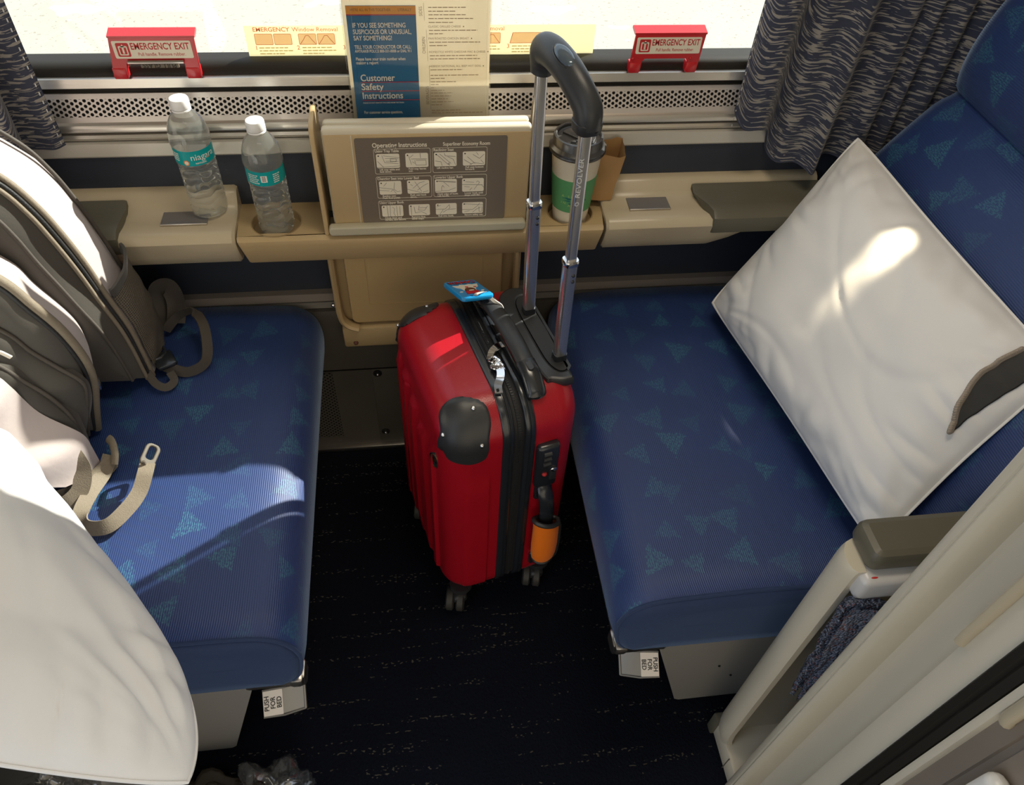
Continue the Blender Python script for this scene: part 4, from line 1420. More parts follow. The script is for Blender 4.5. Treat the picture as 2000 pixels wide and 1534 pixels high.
# ------------------------------------------------------------------ water bottles
def bottle(base, rot, label, variant):
    bx, by, bz = base
    t = thing('water_bottle', base, label, 'bottle', 'water bottles')
    prof = [(0.0, 0.003), (0.016, 0.002), (0.021, 0.0), (0.0245, 0.002), (0.0262, 0.007), (0.0268, 0.012)]
    z = 0.012
    for k in range(7):
        prof += [(0.0270, z + 0.002), (0.0264, z + 0.0040), (0.0246, z + 0.0058), (0.0264, z + 0.0078), (0.0270, z + 0.009)]
        z += 0.0105
    prof += [(0.0262, 0.0860), (0.0272, 0.0880), (0.0274, 0.0910), (0.0268, 0.0925), (0.0268, 0.1145), (0.0278, 0.1160), (0.0285, 0.1185), (0.0286, 0.124), (0.0278, 0.132), (0.0258, 0.1405), (0.0225, 0.149), (0.0175, 0.157), (0.0135, 0.1615), (0.0118, 0.1635), (0.0114, 0.168)]
    mb = MB()
    n = 48
    rings = []
    for r, zz in prof:
        ring = []
        for k in range(n):
            a = 2 * PI * k / n
            w_ = 0.0
            zo = 0.0
            if 0.012 < zz < 0.086:
                zo = 0.0030 * math.sin(3 * a + 90 * zz) + 0.0012 * math.sin(7 * a)      # waves in the ribs
                w_ = 0.0006 * math.sin(5 * a)
            if zz < 0.006 and r > 0.005:
                w_ = 0.0012 * math.cos(5 * a)
                zo = max(0, 0.0018 * math.cos(5 * a))
            ring.append((bx + (r + w_) * math.cos(a), by + (r + w_) * math.sin(a), bz + zz + zo))
        rings.append(ring)
    mb.loft(rings[1:], 0)
    body = mb.build('bottle_body', m_water, t, 60)
    mb = MB()
    cp = [(0.0, 0.1815), (0.0105, 0.1815), (0.0122, 0.1808), (0.0128, 0.1790), (0.0130, 0.1685), (0.0126, 0.1675), (0.0118, 0.1672)]
    rings = []
    for r, zz in cp[1:]:
        rings.append([(bx + (r + (0.00025 if k % 2 and r > 0.0125 else 0)) * math.cos(2 * PI * k / 80), by + (r + (0.00025 if k % 2 and r > 0.0125 else 0)) * math.sin(2 * PI * k / 80), bz + zz) for k in range(80)])
    mb.loft(rings, 0)
    mb.lathe([(0.0126, 0.1668), (0.0132, 0.1663), (0.0132, 0.1645), (0.0120, 0.1640)], (bx, by, bz), 48)
    mb.build('cap', m_cap, t)
    # printed wrap label
    R = 0.0273
    mb = MB()
    mb.grid(lambda u, v: (bx + R * math.cos(rot + 1.9 * (2 * u - 1)), by + R * math.sin(rot + 1.9 * (2 * u - 1)), bz + 0.0922 + 0.0226 * v), 60, 1)
    R += 0.0002
    def wrap(v):
        a = rot + v.x / R
        return Vector((bx + R * math.cos(a), by + R * math.sin(a), bz + v.y))
    def wt(s, size, x, z, mat=1, bold=0.01, width=None, al='LEFT'):
        cu = bpy.data.curves.new('tmp', 'FONT')
        cu.body, cu.size, cu.align_x, cu.align_y, cu.offset = s, size, al, 'CENTER', bold * size
        cu.resolution_u = 4
        k = 1.0
        ob = bpy.data.objects.new('tmp', cu)
        me = bpy.data.meshes.new_from_object(ob)
        if width:
            xs = [v.co.x for v in me.vertices]
            k = width / (max(xs) - min(xs))
        mb.add([wrap(Vector((v.co.x * k + x, v.co.y + z, 0))) for v in me.vertices], [list(p.vertices) for p in me.polygons], mat)
        bpy.data.objects.remove(ob); bpy.data.meshes.remove(me); bpy.data.curves.remove(cu)
    def wdisc(x, z, r, mat):
        mb.add([wrap(Vector((x + r * math.cos(2 * PI * k / 20), z + r * math.sin(2 * PI * k / 20), 0))) for k in range(20)], [list(range(20))], mat)
    if variant == 1:
        wt('niagara', 0.0135, 0.0005, 0.1050, 1, 0.0, 0.036)
        wt('NATURAL', 0.0036, 0.006, 0.0958, 1, 0.02)
        R += 0.0001
        wdisc(-0.0062, 0.0972, 0.0042, 2)
        wdisc(0.0255, 0.1015, 0.0016, 2)
        R += 0.0001
        wdisc(-0.0062, 0.0972, 0.0029, 3)
        for k, s in enumerate(('KEEP IT', 'REFRESHING')):
            pass
        for r in range(4):
            x = -0.029
            random.seed(r)
            while x < -0.0165:
                l = random.uniform(0.0015, 0.0035)
                mb.add([wrap(Vector(p)) for p in ((x, 0.1085 - r * 0.0034, 0), (x + l, 0.1085 - r * 0.0034, 0), (x + l, 0.1105 - r * 0.0034, 0), (x, 0.1105 - r * 0.0034, 0))], [[0, 1, 2, 3]], 1)
                x += l + 0.0008
    else:
        mb.add([wrap(Vector(p)) for p in ((-0.001, 0.0985, 0), (0.0035, 0.0985, 0), (0.008, 0.0985, 0), (0.008, 0.109, 0), (0.0035, 0.109, 0), (-0.001, 0.109, 0))], [[0, 1, 4, 5], [1, 2, 3, 4]], 1)
        R += 0.0001
        for k in range(8):
            z = 0.1003 + 0.00105 * k
            mb.add([wrap(Vector(p)) for p in ((0.001, z, 0), (0.006, z, 0), (0.006, z + (0.0004 if k % 3 else 0.0007), 0), (0.001, z + (0.0004 if k % 3 else 0.0007), 0))], [[0, 1, 2, 3]], 4)
        for r in range(5):
            for xa, xb in ((-0.021, -0.006 - 0.002 * (r % 2)), (0.017, 0.026)):
                x = xa
                random.seed(r + 20)
                while x < xb:
                    l = random.uniform(0.001, 0.0028)
                    mb.add([wrap(Vector(p)) for p in ((x, 0.0958 + r * 0.0031, 0), (x + l, 0.0958 + r * 0.0031, 0), (x + l, 0.0973 + r * 0.0031, 0), (x, 0.0973 + r * 0.0031, 0))], [[0, 1, 2, 3]], 1)
                    x += l + 0.0007
    mb.build('wrap_label', [m_label, m_whiteprint, M('label_orange', (0.75, 0.22, 0.06), 0.5), m_offwhite, m_blackprint], t, 60)
    return t
bottle((-0.3095, 1.037, 0.6345), math.radians(-90), 'water bottle with an orange dot on its teal label, standing on the left armrest ledge', 1)
bottle((-0.212, 1.019, 0.6100), math.radians(-95), 'water bottle with a white barcode on its teal label, in the left cup well', 2)

# ------------------------------------------------------------------ coffee cup and paper bag
cb = Vector((0.250, 1.021, 0.6095))
t = thing('coffee_cup', cb, 'cream paper coffee cup with dark lid and green sleeve in the right cup well', 'cup')
mb = MB()
mb.lathe([(0.001, 0.004), (0.0248, 0.004), (0.0255, 0.0), (0.0272, 0.0), (0.0385, 0.126), (0.0392, 0.128), (0.0370, 0.128), (0.026, 0.010)], cb, 48)
mb.build('cup_body', m_cup, t)
mb = MB()
Rz = lambda z: 0.0272 + (0.0385 - 0.0272) * z / 0.126
mb.lathe([(Rz(0.030) + 0.0008, 0.030), (Rz(0.088) + 0.0008, 0.088), (Rz(0.088) + 0.0001, 0.088), (Rz(0.030) + 0.0001, 0.030)], cb, 64)
def cupwrap(v, off=0.0011):
    r = Rz(v.y) + off
    a = math.radians(-90) + v.x / r
    return Vector((cb.x + r * math.cos(a), cb.y + r * math.sin(a), cb.z + v.y))
def cuptext(s, size, x, z, mat):
    cu = bpy.data.curves.new('tmp', 'FONT')
    cu.body, cu.size, cu.align_y, cu.space_character = s, size, 'CENTER', 1.6
    ob = bpy.data.objects.new('tmp', cu)
    me = bpy.data.meshes.new_from_object(ob)
    mb.add([cupwrap(Vector((v.co.x + x, v.co.y + z, 0))) for v in me.vertices], [list(p.vertices) for p in me.polygons], mat)
    bpy.data.objects.remove(ob); bpy.data.meshes.remove(me); bpy.data.curves.remove(cu)
cuptext('A SEA', 0.0065, -0.024, 0.0605, 1)
cuptext('IN', 0.0060, -0.024, 0.0475, 1)
cuptext('A', 0.0060, -0.0125, 0.0435, 1)
for pts in (((-0.023, 0.056), (-0.016, 0.0585), (-0.006, 0.0575), (-0.003, 0.0555), (-0.012, 0.0545)), ((-0.021, 0.0525), (-0.012, 0.0535), (-0.004, 0.0505), (-0.013, 0.0512)), ((-0.012, 0.0482), (-0.006, 0.0492), (-0.0045, 0.0465), (-0.010, 0.0462)), ((0.004, 0.050), (0.014, 0.056), (0.017, 0.053), (0.008, 0.0475))):
    mb.add([cupwrap(Vector((x, z, 0))) for x, z in pts], [list(range(len(pts)))], 2)
mb.build('cup_sleeve', [m_sleeve, M('lime_print', (0.42, 0.60, 0.18), 0.6), M('teal_print', (0.01, 0.14, 0.15), 0.6)], t, 50)
mb = MB()
lp = [(0.0385, 0.1235), (0.0420, 0.1240), (0.0430, 0.1262), (0.0422, 0.1285), (0.0432, 0.1300), (0.0430, 0.1322), (0.0410, 0.1340), (0.0388, 0.1365), (0.0376, 0.1460), (0.0366, 0.1485), (0.0340, 0.1492), (0.0325, 0.1480), (0.0318, 0.1440), (0.0300, 0.1432), (0.001, 0.1430)]
mb.lathe(lp, cb, 64)
lid = mb.build('lid', m_lid, t, 30)
mb = MB()
F = Matrix.Translation(cb + Vector((0, 0, 0.1445)))
half = [(0.0255 * math.cos(a), 0.0255 * math.sin(a)) for a in [math.radians(-60 + 210 * k / 24) for k in range(25)]]
mb.prism([half], 0.0030, F, 0.0008)
mb.prism([[(-0.020, -0.0235), (-0.006, -0.0285), (-0.003, -0.0205), (-0.017, -0.0155)]], 0.0036, F, 0.0008)
mb.prism([[(-0.0165, -0.0222), (-0.009, -0.0250), (-0.0075, -0.0195), (-0.0150, -0.0168)]], 0.0040, F, 0.0, 1)
mb.prism([[(-0.0065, -0.0185), (0.001, -0.0190), (0.001, -0.0130), (-0.0060, -0.0125)]], 0.0040, F, 0.0, 1)
mb.build('sip_tab', [m_lid, m_dark], lid)
# small open paper bag tucked behind the cup
mb = MB()
bagpts_b = [(0.283, 1.030), (0.318, 1.030), (0.320, 1.062), (0.285, 1.062)]
rings = []
for k in range(9):
    f = k / 8
    z = 0.6345 + 0.083 * f
    r = []
    for i, (x, y) in enumerate(bagpts_b):
        for s in range(4):
            x2, y2 = bagpts_b[(i + 1) % 4]
            xx, yy = x + (x2 - x) * s / 4, y + (y2 - y) * s / 4
            nx = 0.003 * noise.noise(Vector((xx * 60, yy * 60, z * 40)))
            top = 0.008 if (k == 8 and yy > 1.045) else 0
            r.append((xx + nx + 0.010 * f * (1 if xx > 0.3 else 0.2), yy + nx - 0.006 * f * (1 if yy < 1.05 else 0), z + top + (0.003 * math.sin(s * 1.7) if k == 8 else 0)))
    rings.append(r)
mb.loft(rings, 0, True, False)
o = mb.build('paper_bag', m_paperbag, None, 25, (0.30, 1.046, 0.6345))
tag(o, 'small crumpled kraft paper bag tucked behind the coffee cup', 'bag')
# ------------------------------------------------------------------ red suitcase
TH = math.radians(14)
SO = Vector((0.076, 0.796, 0.0))
ST = Vector((math.cos(TH), math.sin(TH), 0))
SW = Vector((-math.sin(TH), math.cos(TH), 0))
SXF = Matrix(((ST.x, SW.x, 0, SO.x), (ST.y, SW.y, 0, SO.y), (0, 0, 1, 0), (0, 0, 0, 1)))
suit = thing('suitcase', SO, 'upright red hard-shell suitcase with a raised telescopic handle between the seats', 'suitcase')
def fin(mb):
    mb.v = [SXF @ v for v in mb.v]
    return mb
HW, Z0, Z1, RC = 0.142, 0.058, 0.551, 0.062
HZ, ZC = (Z1 - Z0) / 2, (Z1 + Z0) / 2
def ring(inset, nc=16, ns=16, R=RC):
    r = max(R - inset, 0.004)
    hw, hz = HW - inset, HZ - inset
    out = []
    cs = [(hw - r, hz - r, 0), (-(hw - r), hz - r, 90), (-(hw - r), -(hz - r), 180), (hw - r, -(hz - r), 270)]
    for i, (cx, cz, a0) in enumerate(cs):
        for k in range(nc + 1):
            a = math.radians(a0 + 90 * k / nc)
            out.append((cx + r * math.cos(a), ZC + cz + r * math.sin(a)))
        nx, nz, na = cs[(i + 1) % 4]
        a = math.radians(a0 + 90)
        p = (cx + r * math.cos(a), cz + r * math.sin(a))
        q = (nx + r * math.cos(a), nz + r * math.sin(a))
        for k in range(1, ns):
            f = k / ns
            out.append((p[0] + (q[0] - p[0]) * f, ZC + p[1] + (q[1] - p[1]) * f))
    return out
def ribs(w, z):
    h = 0.0
    for wc in (-0.088, -0.044, 0.0, 0.044, 0.088):
        zf = smooth01(0.10, 0.116, z) * (1 - smooth01(0.455 + 0.02 * math.sin(wc * 20), 0.475 + 0.02 * math.sin(wc * 20), z))
        h = max(h, (1 - smooth01(0.0105, 0.0165, abs(w - wc))) * zf)
    return h
def shell(sign, tin, tout, R, bulge, rib):
    rings = [[(sign * tin, w, z) for w, z in ring(0.0)], [(sign * (tin + 0.014), w, z) for w, z in ring(0.0)]]
    def side(pts, t):
        # raised panel along the narrow sides of the ribbed half
        if not rib:
            return [(sign * t, w, z) for w, z in pts]
        out = []
        for w, z in pts:
            b = smooth01(0.022, 0.0255, t) * (1 - smooth01(0.062, 0.068, t)) * smooth01(0.092, 0.100, z) * (1 - smooth01(0.408, 0.420, z)) * smooth01(HW - 0.035, HW - 0.03, abs(w))
            out.append((sign * t, w + 0.0035 * b * (1 if w > 0 else -1), z))
        return out
    ns = 16
    for k in range(1, ns):
        f = k / ns
        rings.append(side(ring(0.0015 * f), tin + 0.014 + (tout - R - tin - 0.014) * f))
    for k in range(23):
        a = PI / 2 * k / 22
        rings.append(side(ring(0.0015 + R * (1 - math.cos(a))), tout - R + R * math.sin(a)))
    ins = 0.0015 + R
    end = HW - 0.004
    n = int((end - ins) / 0.0032)
    for k in range(1, n + 1):
        d = ins + (end - ins) * k / n
        rr = []
        for w, z in ring(d):
            b = bulge * smooth01(0, 0.09, d - ins)
            rr.append((sign * (tout + b + (rib * ribs(w, z) if rib else 0)), w, z))
        rings.append(rr)
    return rings
front_rings = shell(-1, 0.004, 0.092, 0.046, 0.006, 0.0065)
mb = MB(); mb.loft(front_rings)
fr_ = fin(mb).build('front_shell', m_shell, suit, 40)
mb = MB(); mb.loft(shell(1, 0.040, 0.119, 0.036, 0.003, 0))
fin(mb).build('back_shell', m_shell, suit, 40)
def band(secs):
    mb = MB()
    rings = [[(t, w, z) for w, z in ring(i, R=RC)] for t, i in secs]
    mb.loft(rings, cap0=False, cap1=False)
    return fin(mb)
band([(-0.006, 0.001), (-0.0055, -0.0018), (-0.0035, -0.0030), (0.0035, -0.0030), (0.0045, -0.0014), (0.0055, -0.0014), (0.0065, -0.0030), (0.0105, -0.0028), (0.0120, -0.001), (0.0125, 0.004)]).build('front_trim', m_gloss, suit, 50)
band([(0.0115, 0.0035), (0.0125, 0.0022), (0.0175, 0.0018), (0.0180, 0.0004), (0.0225, 0.0004), (0.0230, 0.0018), (0.0285, 0.0022), (0.0295, 0.0035)]).build('zip', m_zip, suit, 50)
band([(0.0285, 0.004), (0.0290, -0.001), (0.0305, -0.0028), (0.0345, -0.0030), (0.0355, -0.0014), (0.0365, -0.0014), (0.0375, -0.0030), (0.0425, -0.0030), (0.0445, -0.0018), (0.0450, 0.001)]).build('rear_trim', m_gloss, suit, 50)
# zip teeth as fine cross bars along the visible run
mb = MB()
R0 = ring(-0.0002, 24, 60)
for i in range(len(R0)):
    w, z = R0[i]
    if z > 0.10:
        nx = R0[(i + 1) % len(R0)]
        l = math.hypot(nx[0] - w, nx[1] - z)
        k = max(1, int(l / 0.0022))
        for j in range(k):
            f = j / k
            a = math.atan2(nx[1] - z, nx[0] - w)
            mb.box((0.02025, w + (nx[0] - w) * f, z + (nx[1] - z) * f), (0.0034, 0.0011, 0.0010), 0, 1, Matrix.Rotation(a, 3, 'X'))
fin(mb).build('zip_teeth', m_black, suit, 0)
# black corner guards that follow the shell, with rivets
def corner_guard(sw):
    n = len(front_rings[0])
    c = Vector((-0.056, sw * 0.118, 0.510))
    axis = Vector((-0.62, sw * 0.55, 0.56)).normalized()
    e1 = axis.orthogonal().normalized()
    e2 = axis.cross(e1)
    # measure angle against the downward direction so that the waist lies beside the ribs
    keep = {}
    vs, fs = [], []
    P = [[Vector(p) for p in r] for r in front_rings]
    def outp(i, j):
        a = P[i][(j + 1) % n] - P[i][j - 1]
        b = P[min(i + 1, len(P) - 1)][j] - P[max(i - 1, 0)][j]
        nn = a.cross(b)
        if nn.length < 1e-9: return Vector((-1, 0, 0))
        nn.normalize()
        if nn.dot(P[i][j] - Vector((0, 0, ZC))) < 0: nn = -nn
        return nn
    def sd(p):
        d = p - c
        pr = d - axis * d.dot(axis)
        lo = pr.dot(Vector((-0.6, 0, -0.8)))
        # elongated along -z, pinched on the rib side
        ax_ = Vector((0.35, -sw * 0.5, 0.79)); ax_ = (ax_ - axis * ax_.dot(axis)).normalized()
        bx_ = axis.cross(ax_) * sw
        u, v = pr.dot(ax_), pr.dot(bx_)
        pinch = 0.010 * math.exp(-((u + 0.002) / 0.017) ** 2) * (1 if v < 0 else 0.15)
        return (abs(u) / 0.049) ** 2.6 + (abs(v) / (0.037 - pinch)) ** 2.6
    ids = {}
    for i in range(2, len(P) - 1):
        for j in range(n):
            q = [(i, j), (i, (j + 1) % n), (i + 1, (j + 1) % n), (i + 1, j)]
            m = sum((P[a][b] for a, b in q), Vector()) / 4
            if m.z > 0.40 and m.y * sw > 0.03 and sd(m) < 1.0:
                fs.append(q)
    cnt = {}
    for q in fs:
        for k in range(4):
            e = frozenset((q[k], q[(k + 1) % 4]))
            cnt[e] = cnt.get(e, 0) + 1
    edge = set(v for e, k in cnt.items() if k == 1 for v in e)
    mb = MB()
    vs, idx = [], {}
    def vid(k, lvl):
        if (k, lvl) not in idx:
            p, nn = P[k[0]][k[1]], outp(*k)
            if k in edge:
                # pull the rim onto the smooth outline
                for _ in range(6):
                    s = sd(p)
                    d = p - c
                    pr = d - axis * d.dot(axis)
                    p = p - pr * (1 - s ** (-1 / 2.6)) * 0.5
            idx[(k, lvl)] = len(vs)
            vs.append(p + nn * (0.0032 if lvl and k not in edge else (0.0016 if lvl else -0.002)))
        return idx[(k, lvl)]
    faces = [[vid(k, 1) for k in q] for q in fs]
    for q in fs:
        for k in range(4):
            a, b = q[k], q[(k + 1) % 4]
            if cnt[frozenset((a, b))] == 1:
                faces.append([vid(b, 1), vid(a, 1), vid(a, 0), vid(b, 0)])
    mb.add(vs, faces)
    g = fin(mb).build('corner_guard', m_black, suit, 50)
    cand = sorted(((sd(P[i][j]), i, j) for q in fs for (i, j) in q if 0.50 < sd(P[i][j]) < 0.72), key=lambda x: x[0])
    chosen = []
    for s, i, j in cand:
        p = P[i][j] + outp(i, j) * 0.0032
        if all((p - q).length > 0.045 for q in chosen) and len(chosen) < 4:
            chosen.append(p)
    for p in chosen:
        r = MB(); r.ball(p, 0.0042, 0, 6, (0.8, 0.8, 0.8))
        fin(r).build('rivet', m_chrome, g)
corner_guard(-1)
corner_guard(1)
# maker's oval badge on the front
mb = MB()
F = fr((-0.0915, -0.094, 0.432), (0.42, -0.9, 0), (0, 0, 1))
mb.prism([circ(0, 0, 0.0175, 28, 0.011)], 0.006, F, 0.001)
mb.prism([circ(0, 0, 0.0150, 28, 0.0088), circ(0, 0, 0.0136, 28, 0.0076)], 0.001, F @ Matrix.Translation((0, 0, 0.0032)), 0, 1)
mb.text('R', 0.014, F @ Matrix.Translation((0, 0, 0.0035)), 1, 0.02, 'CENTER')
fin(mb).build('badge', [m_gloss, M('brass', (0.55, 0.42, 0.20), 0.3, 1.0)], suit)
# top carry handle
mb = MB()
path = spline([(0.040, 0.088, 0.556), (0.041, 0.078, 0.566), (0.043, 0.055, 0.574), (0.046, 0.015, 0.579), (0.049, -0.03, 0.578), (0.051, -0.07, 0.571), (0.052, -0.098, 0.561), (0.052, -0.108, 0.553)], 6)
n = len(path)
mb.tube(path, [0.0115 + 0.0015 * math.sin(PI * i / (n - 1)) for i in range(n)], 16, sec=(1.05, 0.55), up=(0, 0, 1))
gp = fin(mb).build('carry_handle', m_black, suit, 60)
for y0, y1, z0, z1 in ((0.058, 0.100, 0.572, 0.552), (-0.072, -0.115, 0.571, 0.551)):
    mb = MB()
    tt = 0.041 if y0 > 0 else 0.052
    pts = spline([(tt + (0.002 if y0 > 0 else -0.001), y0, z0), (tt, (y0 + y1) / 2, (z0 + z1) / 2 + 0.004), (tt, y1 * 0.99, z1 + 0.001), (tt, y1, z1 - 0.003)], 5)
    mb.tube(pts, 0.0140, 16, sec=(1.05, 0.58), up=(0, 0, 1))
    e = fin(mb).build('handle_end', m_gloss, gp, 60)
    mb = MB()
    f = fr((tt, y0 * 0.99 + (y1 - y0) * 0.25, z0 + 0.0052), (0, 1, 0), (-1, 0, 0))
    mb.prism([rrect2(0.024, 0.009, 0.0044)], 0.003, f, 0.0008)
    fin(mb).build('end_inlay', m_black, e)
# zip pulls: chrome toggles lying across the zip
mb = MB()
def plate(pts, w, th=0.003):
    mb.ribbon(spline(pts, 6), (1, 0.25, 0), w, th)
mb.ribbon(spline([(0.038, -0.016, 0.5560), (0.028, -0.020, 0.5590), (0.018, -0.027, 0.5590), (0.010, -0.040, 0.5575)], 6), (0.3, 1, 0), 0.010, 0.003)
mb.ribbon(spline([(0.010, -0.052, 0.5590), (0.0155, -0.064, 0.5600), (0.012, -0.078, 0.5600), (0.003, -0.092, 0.5580), (0.000, -0.104, 0.5560)], 6), (1, 0.2, 0), 0.011, 0.003)
for p, r in (((0.013, -0.044, 0.5595), 0.006), ((0.016, -0.050, 0.5600), 0.0055), ((0.011, -0.058, 0.5605), 0.0060), ((0.018, -0.060, 0.5600), 0.0045)):
    mb.tube([(p[0] + r * math.cos(a), p[1] + r * math.sin(a), p[2] + 0.001 * math.sin(2 * a)) for a in [2 * PI * k / 14 for k in range(14)]], 0.0016, 6, closed=True)
mb.box((0.0205, -0.046, 0.5555), (0.010, 0.014, 0.007), 0.002)
mb.box((0.0205, -0.060, 0.5555), (0.010, 0.012, 0.007), 0.002)
fin(mb).build('zip_pull', m_chrome, suit, 40)
mb = MB()
mb.box((-0.0002, -0.100, 0.5585), (0.0035, 0.004, 0.003), 0.0005)
fin(mb).build('pull_slot', m_dark, suit)
# housing of the telescopic handle
mb = MB()
outer = [(p.x, p.y) for p in spline([(0.114, 0.094, 0), (0.107, 0.100, 0), (0.090, 0.102, 0), (0.072, 0.090, 0), (0.066, 0.066, 0), (0.068, 0.030, 0), (0.068, -0.03, 0), (0.069, -0.072, 0), (0.074, -0.098, 0), (0.082, -0.100, 0), (0.096, -0.106, 0), (0.113, -0.107, 0)], 5)] + [(0.117, 0.0)]
inner = [(p.x, p.y) for p in spline([(0.1135, 0.068, 0), (0.108, 0.078, 0), (0.098, 0.076, 0), (0.090, 0.062, 0), (0.0875, 0.03, 0), (0.0875, -0.03, 0), (0.089, -0.066, 0), (0.096, -0.086, 0), (0.106, -0.090, 0), (0.1135, -0.084, 0)], 5)]
mb.prism([outer, inner], 0.018, Matrix.Translation((0, 0, 0.5455)), 0.004)
hs = fin(mb).build('handle_housing', m_black, suit, 40)
mb = MB()
mb.prism([[(x, y) for x, y in inner]], 0.004, Matrix.Translation((0, 0, 0.5525)))
mb.box((0.1195, -0.006, 0.47), (0.003, 0.165, 0.08), 0.001)
fin(mb).build('housing_well', M('housing_grey', (0.028, 0.028, 0.029), 0.5), hs)
# rods
def rod(b, m_, t_, lab):
    b, m_, t_ = Vector(b), Vector(m_), Vector(t_)
    def stage(p, q, a, c, mat_rings=None):
        mb = MB()
        ax = (q - p).normalized()
        sec = rrect2(a, c, min(a, c) * 0.28, 4)
        # shallow groove on the broad faces
        rings = []
        for pt in (p, q):
            rings.append([pt + Vector((x, y, 0)) for x, y in sec])
        mb.loft(rings)
        return mb
    lo = fin(stage(b, m_, 0.0175, 0.0150)).build('lower_rod', m_rod, suit, 30)
    up = fin(stage(m_ - (t_ - m_) * 0.02, t_, 0.0140, 0.0110)).build('upper_rod', m_rod, suit, 30)
    mb = MB()
    d = (m_ - b).normalized()
    sec = rrect2(0.0188, 0.0163, 0.0045, 4)
    sec2 = rrect2(0.0200, 0.0175, 0.005, 4)
    mb.loft([[m_ + d * h + Vector((x, y, 0)) for x, y in s] for h, s in ((-0.006, sec), (-0.004, sec2), (0.001, sec2), (0.003, sec))])
    fin(mb).build('rod_collar', m_chrome, lo, 40)
    mb = MB()
    for h in (-0.020, -0.030):
        q = m_ + d * h + Vector((0.0028, -0.0078, 0))
        mb.ball(q, 0.0028, 0, 6, (0.9, 0.5, 0.9))
    fin(mb).build('latch_button', m_gloss, lo, 60)
    mb = MB()
    mb.loft([[b + Vector((x, y, -0.012)) for x, y in rrect2(0.021, 0.019, 0.005)], [b + Vector((x, y, 0.030)) for x, y in rrect2(0.0195, 0.0175, 0.005)]])
    fin(mb).build('rod_socket', m_gloss, lo, 40)
    return up
b1, t1 = Vector((0.1020, 0.041, 0.535)), Vector((0.0890, 0.032, 0.945))
b2, t2 = Vector((0.1075, -0.065, 0.535)), Vector((0.0995, -0.0735, 0.935))
rod(b1, b1.lerp(t1, 0.535), t1, '')
u2 = rod(b2, b2.lerp(t2, 0.50), t2, '')
# engraved brand letters on the near rod, reading upward
mb = MB()
p = b2.lerp(t2, 0.81) + Vector((-0.0035, -0.0057, 0))
F = fr(p, (t2 - b2), (-1, 0, 0))
mb.text('REVOLVER', 0.0085, F, 0, 0.01, 'CENTER', 0.052, shear=0.25)
mb.prism([circ(-0.034, 0, 0.0028, 14), circ(-0.034, 0, 0.0020, 14)], 0.0001, F)
fin(mb).build('rod_lettering', M('pale_engraving', (0.80, 0.80, 0.80), 0.6), u2, 0)
# grip
mb = MB()
gpth = spline([(0.0888, 0.0315, 0.936), (0.0888, 0.0305, 0.950), (0.0880, 0.0240, 0.964), (0.0880, 0.005, 0.9700), (0.0885, -0.018, 0.9705), (0.0910, -0.040, 0.9655), (0.0945, -0.0585, 0.9560), (0.0985, -0.0715, 0.9440), (0.0995, -0.0740, 0.9330), (0.0995, -0.0742, 0.9240)], 8)
n = len(gpth)
rad = []
for i in range(n):
    f = i / (n - 1)
    rad.append(0.0135 + 0.0035 * smooth01(0, 0.2, f) - 0.001 * smooth01(0.85, 1.0, f))
mb.tube(gpth, rad, 24, sec=(1.08, 0.92), up=(1, 0, 0.001))
g = fin(mb).build('grip', M('charcoal_grip', (0.035, 0.037, 0.040), 0.38, bump=(900, 0.08)), suit, 60)
mb = MB()
k = int(n * 0.50)
c = gpth[k]; tg = (gpth[k + 1] - gpth[k - 1]).normalized()
upn = Vector((1, 0, 0)).cross(tg); upn = upn if upn.z > 0 else -upn
upn = (upn + Vector((-0.30, 0, 0))).normalized()
c2 = c + upn * 0.0140
Rm = Matrix((tg.cross(upn).normalized(), tg, upn)).transposed()
mb.lathe([(0.0215, -0.003), (0.0215, 0.0010), (0.0195, 0.0016)], (0, 0, 0), 32, 1, True, False, Matrix.Translation(c2) @ Rm.to_4x4() @ Matrix.Diagonal((0.46, 1, 1, 1)))
mb.lathe([(0.0192, 0.0), (0.0184, 0.0026), (0.0132, 0.0042), (0.006, 0.0050), (0.0005, 0.0051)], (0, 0, 0), 32, 0, True, True, Matrix.Translation(c2) @ Rm.to_4x4() @ Matrix.Diagonal((0.43, 1, 1, 1)))
fin(mb).build('release_button', [M('blue_grey_button', (0.10, 0.13, 0.16), 0.15, 0.3), m_black], g, 60)
mb = MB()
mb.loft([[Vector((0.0996, -0.0742, z)) + Vector((x, y, 0)) for x, y in rrect2(0.030 * s, 0.030 * s, 0.011 * s)] for z, s in ((0.9300, 1.0), (0.9290, 1.05), (0.9190, 1.0), (0.9170, 0.9))])
e = fin(mb).build('grip_collar', m_black, g, 40)
mb = MB(); mb.ball((0.1035, -0.0885, 0.9240), 0.0036, 0, 8, (1, 0.35, 1))
fin(mb).build('collar_screw', m_dark, e)
# combination lock and side handle on the narrow side
mb = MB()
mb.box((0.0650, -0.1455, 0.418), (0.036, 0.016, 0.100), 0.006, 3)
lk = fin(mb).build('combination_lock', m_gloss, suit, 40)
mb = MB()
for z in (0.452, 0.440, 0.428):
    mb.tube([(0.0560, -0.1525, z), (0.0680, -0.1525, z)], 0.0045, 14, 0)
mb.box((0.0740, -0.1535, 0.400), (0.012, 0.004, 0.026), 0.0015, 2, None, 0)
mb.ball((0.0600, -0.1535, 0.405), 0.0042, 1, 6)
mb.ball((0.0745, -0.1550, 0.412), 0.0055, 2, 6, (1, 0.4, 1))
fin(mb).build('lock_dials', [m_black, m_redprint, m_chrome], lk, 40)
mb = MB()
pth = spline([(0.0660, -0.138, 0.362), (0.0660, -0.152, 0.352), (0.0680, -0.160, 0.325), (0.0700, -0.162, 0.27), (0.0705, -0.162, 0.20), (0.0705, -0.156, 0.150), (0.0705, -0.140, 0.135)], 6)
